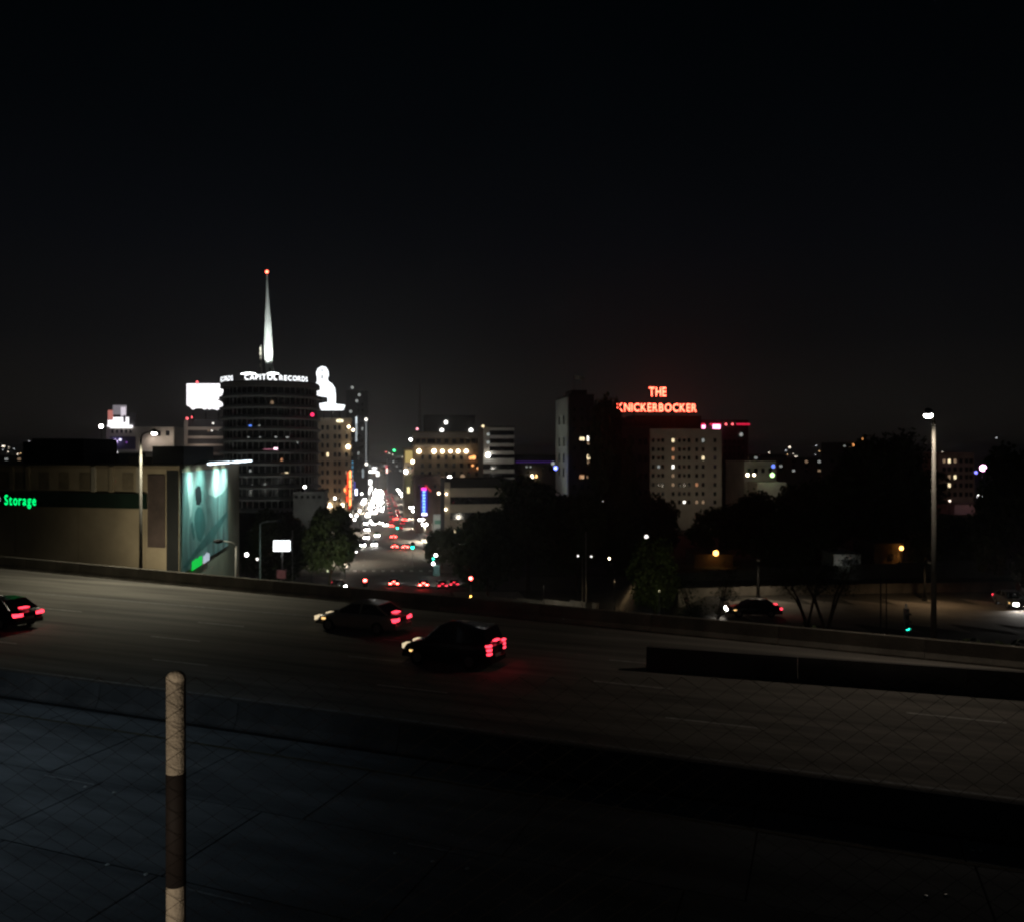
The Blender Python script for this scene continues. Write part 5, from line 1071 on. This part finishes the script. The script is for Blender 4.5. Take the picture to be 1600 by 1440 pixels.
# ------------------------------------------------------------------ far city lights at the horizon
rnd = random.Random(21); q = MB()
def speck(px, py, Y, r, mi): p = P(px, py, Y); q.box(p.x - r, p.x + r, p.y - r, p.y + r, p.z - r, p.z + r, mi)
for i in range(60):
    px = rnd.choice((rnd.uniform(0, 55), rnd.uniform(1200, 1320), rnd.uniform(1180, 1310), rnd.uniform(600, 660), rnd.uniform(1440, 1480))); speck(px, 711 + rnd.gauss(0, 7) + (4 if px > 1100 else 0), 2600, rnd.uniform(.7, 1.3), rnd.choice((0, 0, 1, 2)))
for px, py, r, mi in ((6, 697, 1.8, 0), (4, 697, 1.6, 0), (45, 689, 1.0, 2), (1234, 698.5, 2.0, 0), (1228, 703.5, 1.4, 2), (1214, 711, 1.5, 2), (1219, 717.5, 1.4, 1), (1295, 709, 1.6, 2), (1275, 696, 1.0, 2), (1223.5, 734, 1.8, 0), (1288.5, 741.5, 1.8, 3), (1294, 741.7, 3.0, 0), (616, 703.5, 2.6, 4), (603, 706, 1.6, 5), (1342, 735, 1.6, 6), (1557, 684, 1.2, 2), (1429, 757, 1.2, 2)): speck(px, py, 2500, r, mi)
tag(q.build('distant_city_lights', [emit('speck_warm', (1, .88, .7), 4, False), emit('speck_amber', (1, .62, .3), 3, False), emit('speck_pale', (.9, .95, 1), 2, False), emit('speck_orange', (1, .5, .2), 16, False), emit('speck_green', (.05, 1, .25), 9, False), emit('speck_red', (1, .15, .12), 3, False), emit('speck_blue', (.1, .2, 1), .8, False)]),
    'scattered specks of far city light along the horizon', 'city lights', None, 'stuff')
# glow group at the end of the boulevard
for i, (px, py, w, h, c, s_) in enumerate(((581, 736.5, 15, 4, (1, .98, .93), 3.5), (585, 731, 8, 3, (1, .97, .95), 2), (590, 740, 5, 8, (1, .97, .92), 2.2), (607, 735, 7, 8, (1, .6, .55), 3.5), (613.5, 731, 3, 4, (.95, 1, .95), 1), (604, 729, 4, 5, (1, .15, .18), .6), (611, 744, 4, 9, (1, .15, .12), .35), (578, 753, 6, 8, (1, .98, .96), 4))):
    p = P(px, py, 820); t = thing('far_street_sign', f'{ORD[i]} glowing sign board in the cluster where the boulevard meets the skyline', 'sign', p, 0, 'glowing signs at the end of the boulevard')
    wm, hm = w/F*820, h/F*820; q = MB(); q.box(-wm/2, wm/2, 0, .6, -hm/2, hm/2); q.build('panel', emit(f'far_sign_{i}', c, s_, False), t)
    q = MB(); q.tube([(0, .9, hm/2), (0, .9, gz(p.x, 820) - p.z)], .2, 6); q.build('post', M_metd, t)

# ------------------------------------------------------------------ chain-link fence by the camera
FY = 2.8; fx = (275 - PX0) / F * FY; topz = P(0, 1047, FY).z
FEN = thing('chain_link_fence', 'chain-link fence with a single pale post in the left foreground', 'fence', (fx, FY, gz(fx, FY)))
fz = topz - gz(fx, FY)
M_post = mat('post_paint', (.34, .29, .23), .75, .35, 9, .3); M_wire = mat('fence_wire', (.010, .008, .006), .95, .3, 8, spec=.02)
def post_band(name, pa, pb, m, r): q = MB(); q.tube([(0, 0, pa), (0, 0, pb)], r, 20); return q.build(name, m, FEN, True)
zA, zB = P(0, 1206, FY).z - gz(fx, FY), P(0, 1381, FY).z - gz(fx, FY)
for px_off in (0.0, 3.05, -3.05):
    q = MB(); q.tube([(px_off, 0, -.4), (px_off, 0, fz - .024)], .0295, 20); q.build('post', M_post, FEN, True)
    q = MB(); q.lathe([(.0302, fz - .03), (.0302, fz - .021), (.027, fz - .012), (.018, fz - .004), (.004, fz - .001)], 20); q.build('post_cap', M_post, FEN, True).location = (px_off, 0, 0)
    q = MB(); q.tube([(px_off, 0, zB), (px_off, 0, zA)], .0303, 20); q.build('post_shadow_band', mat('shadow_band_dark', (.012, .008, .007), .8, .3, 6), FEN, True)  # shadow across the post, put in as a dark band around it
wz = MB(); cell_w, cell_h = .050, .066; r = .0011; nxw = 250; lo = fz - 1.9
def wire(pts):
    wz.tube(pts, r, 4, cap=False)
rows_n = int(1.9 / cell_h) * 2
for i in range(-84, 84):                                   # each wire zigzags down between its neighbours
    x = i * cell_w; pts = []
    for k in range(rows_n):
        pts.append((x + (cell_w/2 if ((k + i) % 2) else -cell_w/2), -.034 + (.0022 if ((k + i) % 2) else -.0022), fz - .012 - k * cell_h/2))
    wire(pts)
tag(wz.build('mesh_wires', M_wire, FEN), kind='stuff')
# unseen lamp added behind the viewer for the post, aimed level over the road
gb = gz(-2.6, -3.2); BL = thing('added_post_lamp', 'unseen low lamp added behind the viewer to light the post', 'lamp', (-2.6, -3.2, gb))
q = MB(); q.tube([(0,0,-.2), (0,0,.72)], .06, 10); q.build('post', M_metd, BL); q = MB(); q.lathe([(.08, .86), (.1, .88), (.02, .93)], 12); q.build('cap', M_metd, BL)
lamp(BL, (.07, .08, .80), 760, (1, .84, .64), (1.55, 6.0, -.12), 34, .6, .05)

# ------------------------------------------------------------------ thin city haze in the night air
hz = MB(); hz.box(-10500, 10500, -140, 12500, -44, 64); ho = hz.build('haze', [])
hm = bpy.data.materials.new('haze_air'); hm.use_nodes = True; nt = hm.node_tree; nt.nodes.clear()
ho_out = nt.nodes.new('ShaderNodeOutputMaterial'); hv = nt.nodes.new('ShaderNodeVolumePrincipled')
hv.inputs['Density'].default_value = 0.00024; hv.inputs['Anisotropy'].default_value = 0.85; hv.inputs['Color'].default_value = (.9, .92, .95, 1)
nt.links.new(hv.outputs[0], ho_out.inputs['Volume']); ho.data.materials.append(hm); tag(ho, 'thin night haze hanging over the city and freeway', 'haze', None, 'stuff')
sc.cycles.volume_bounces = 0
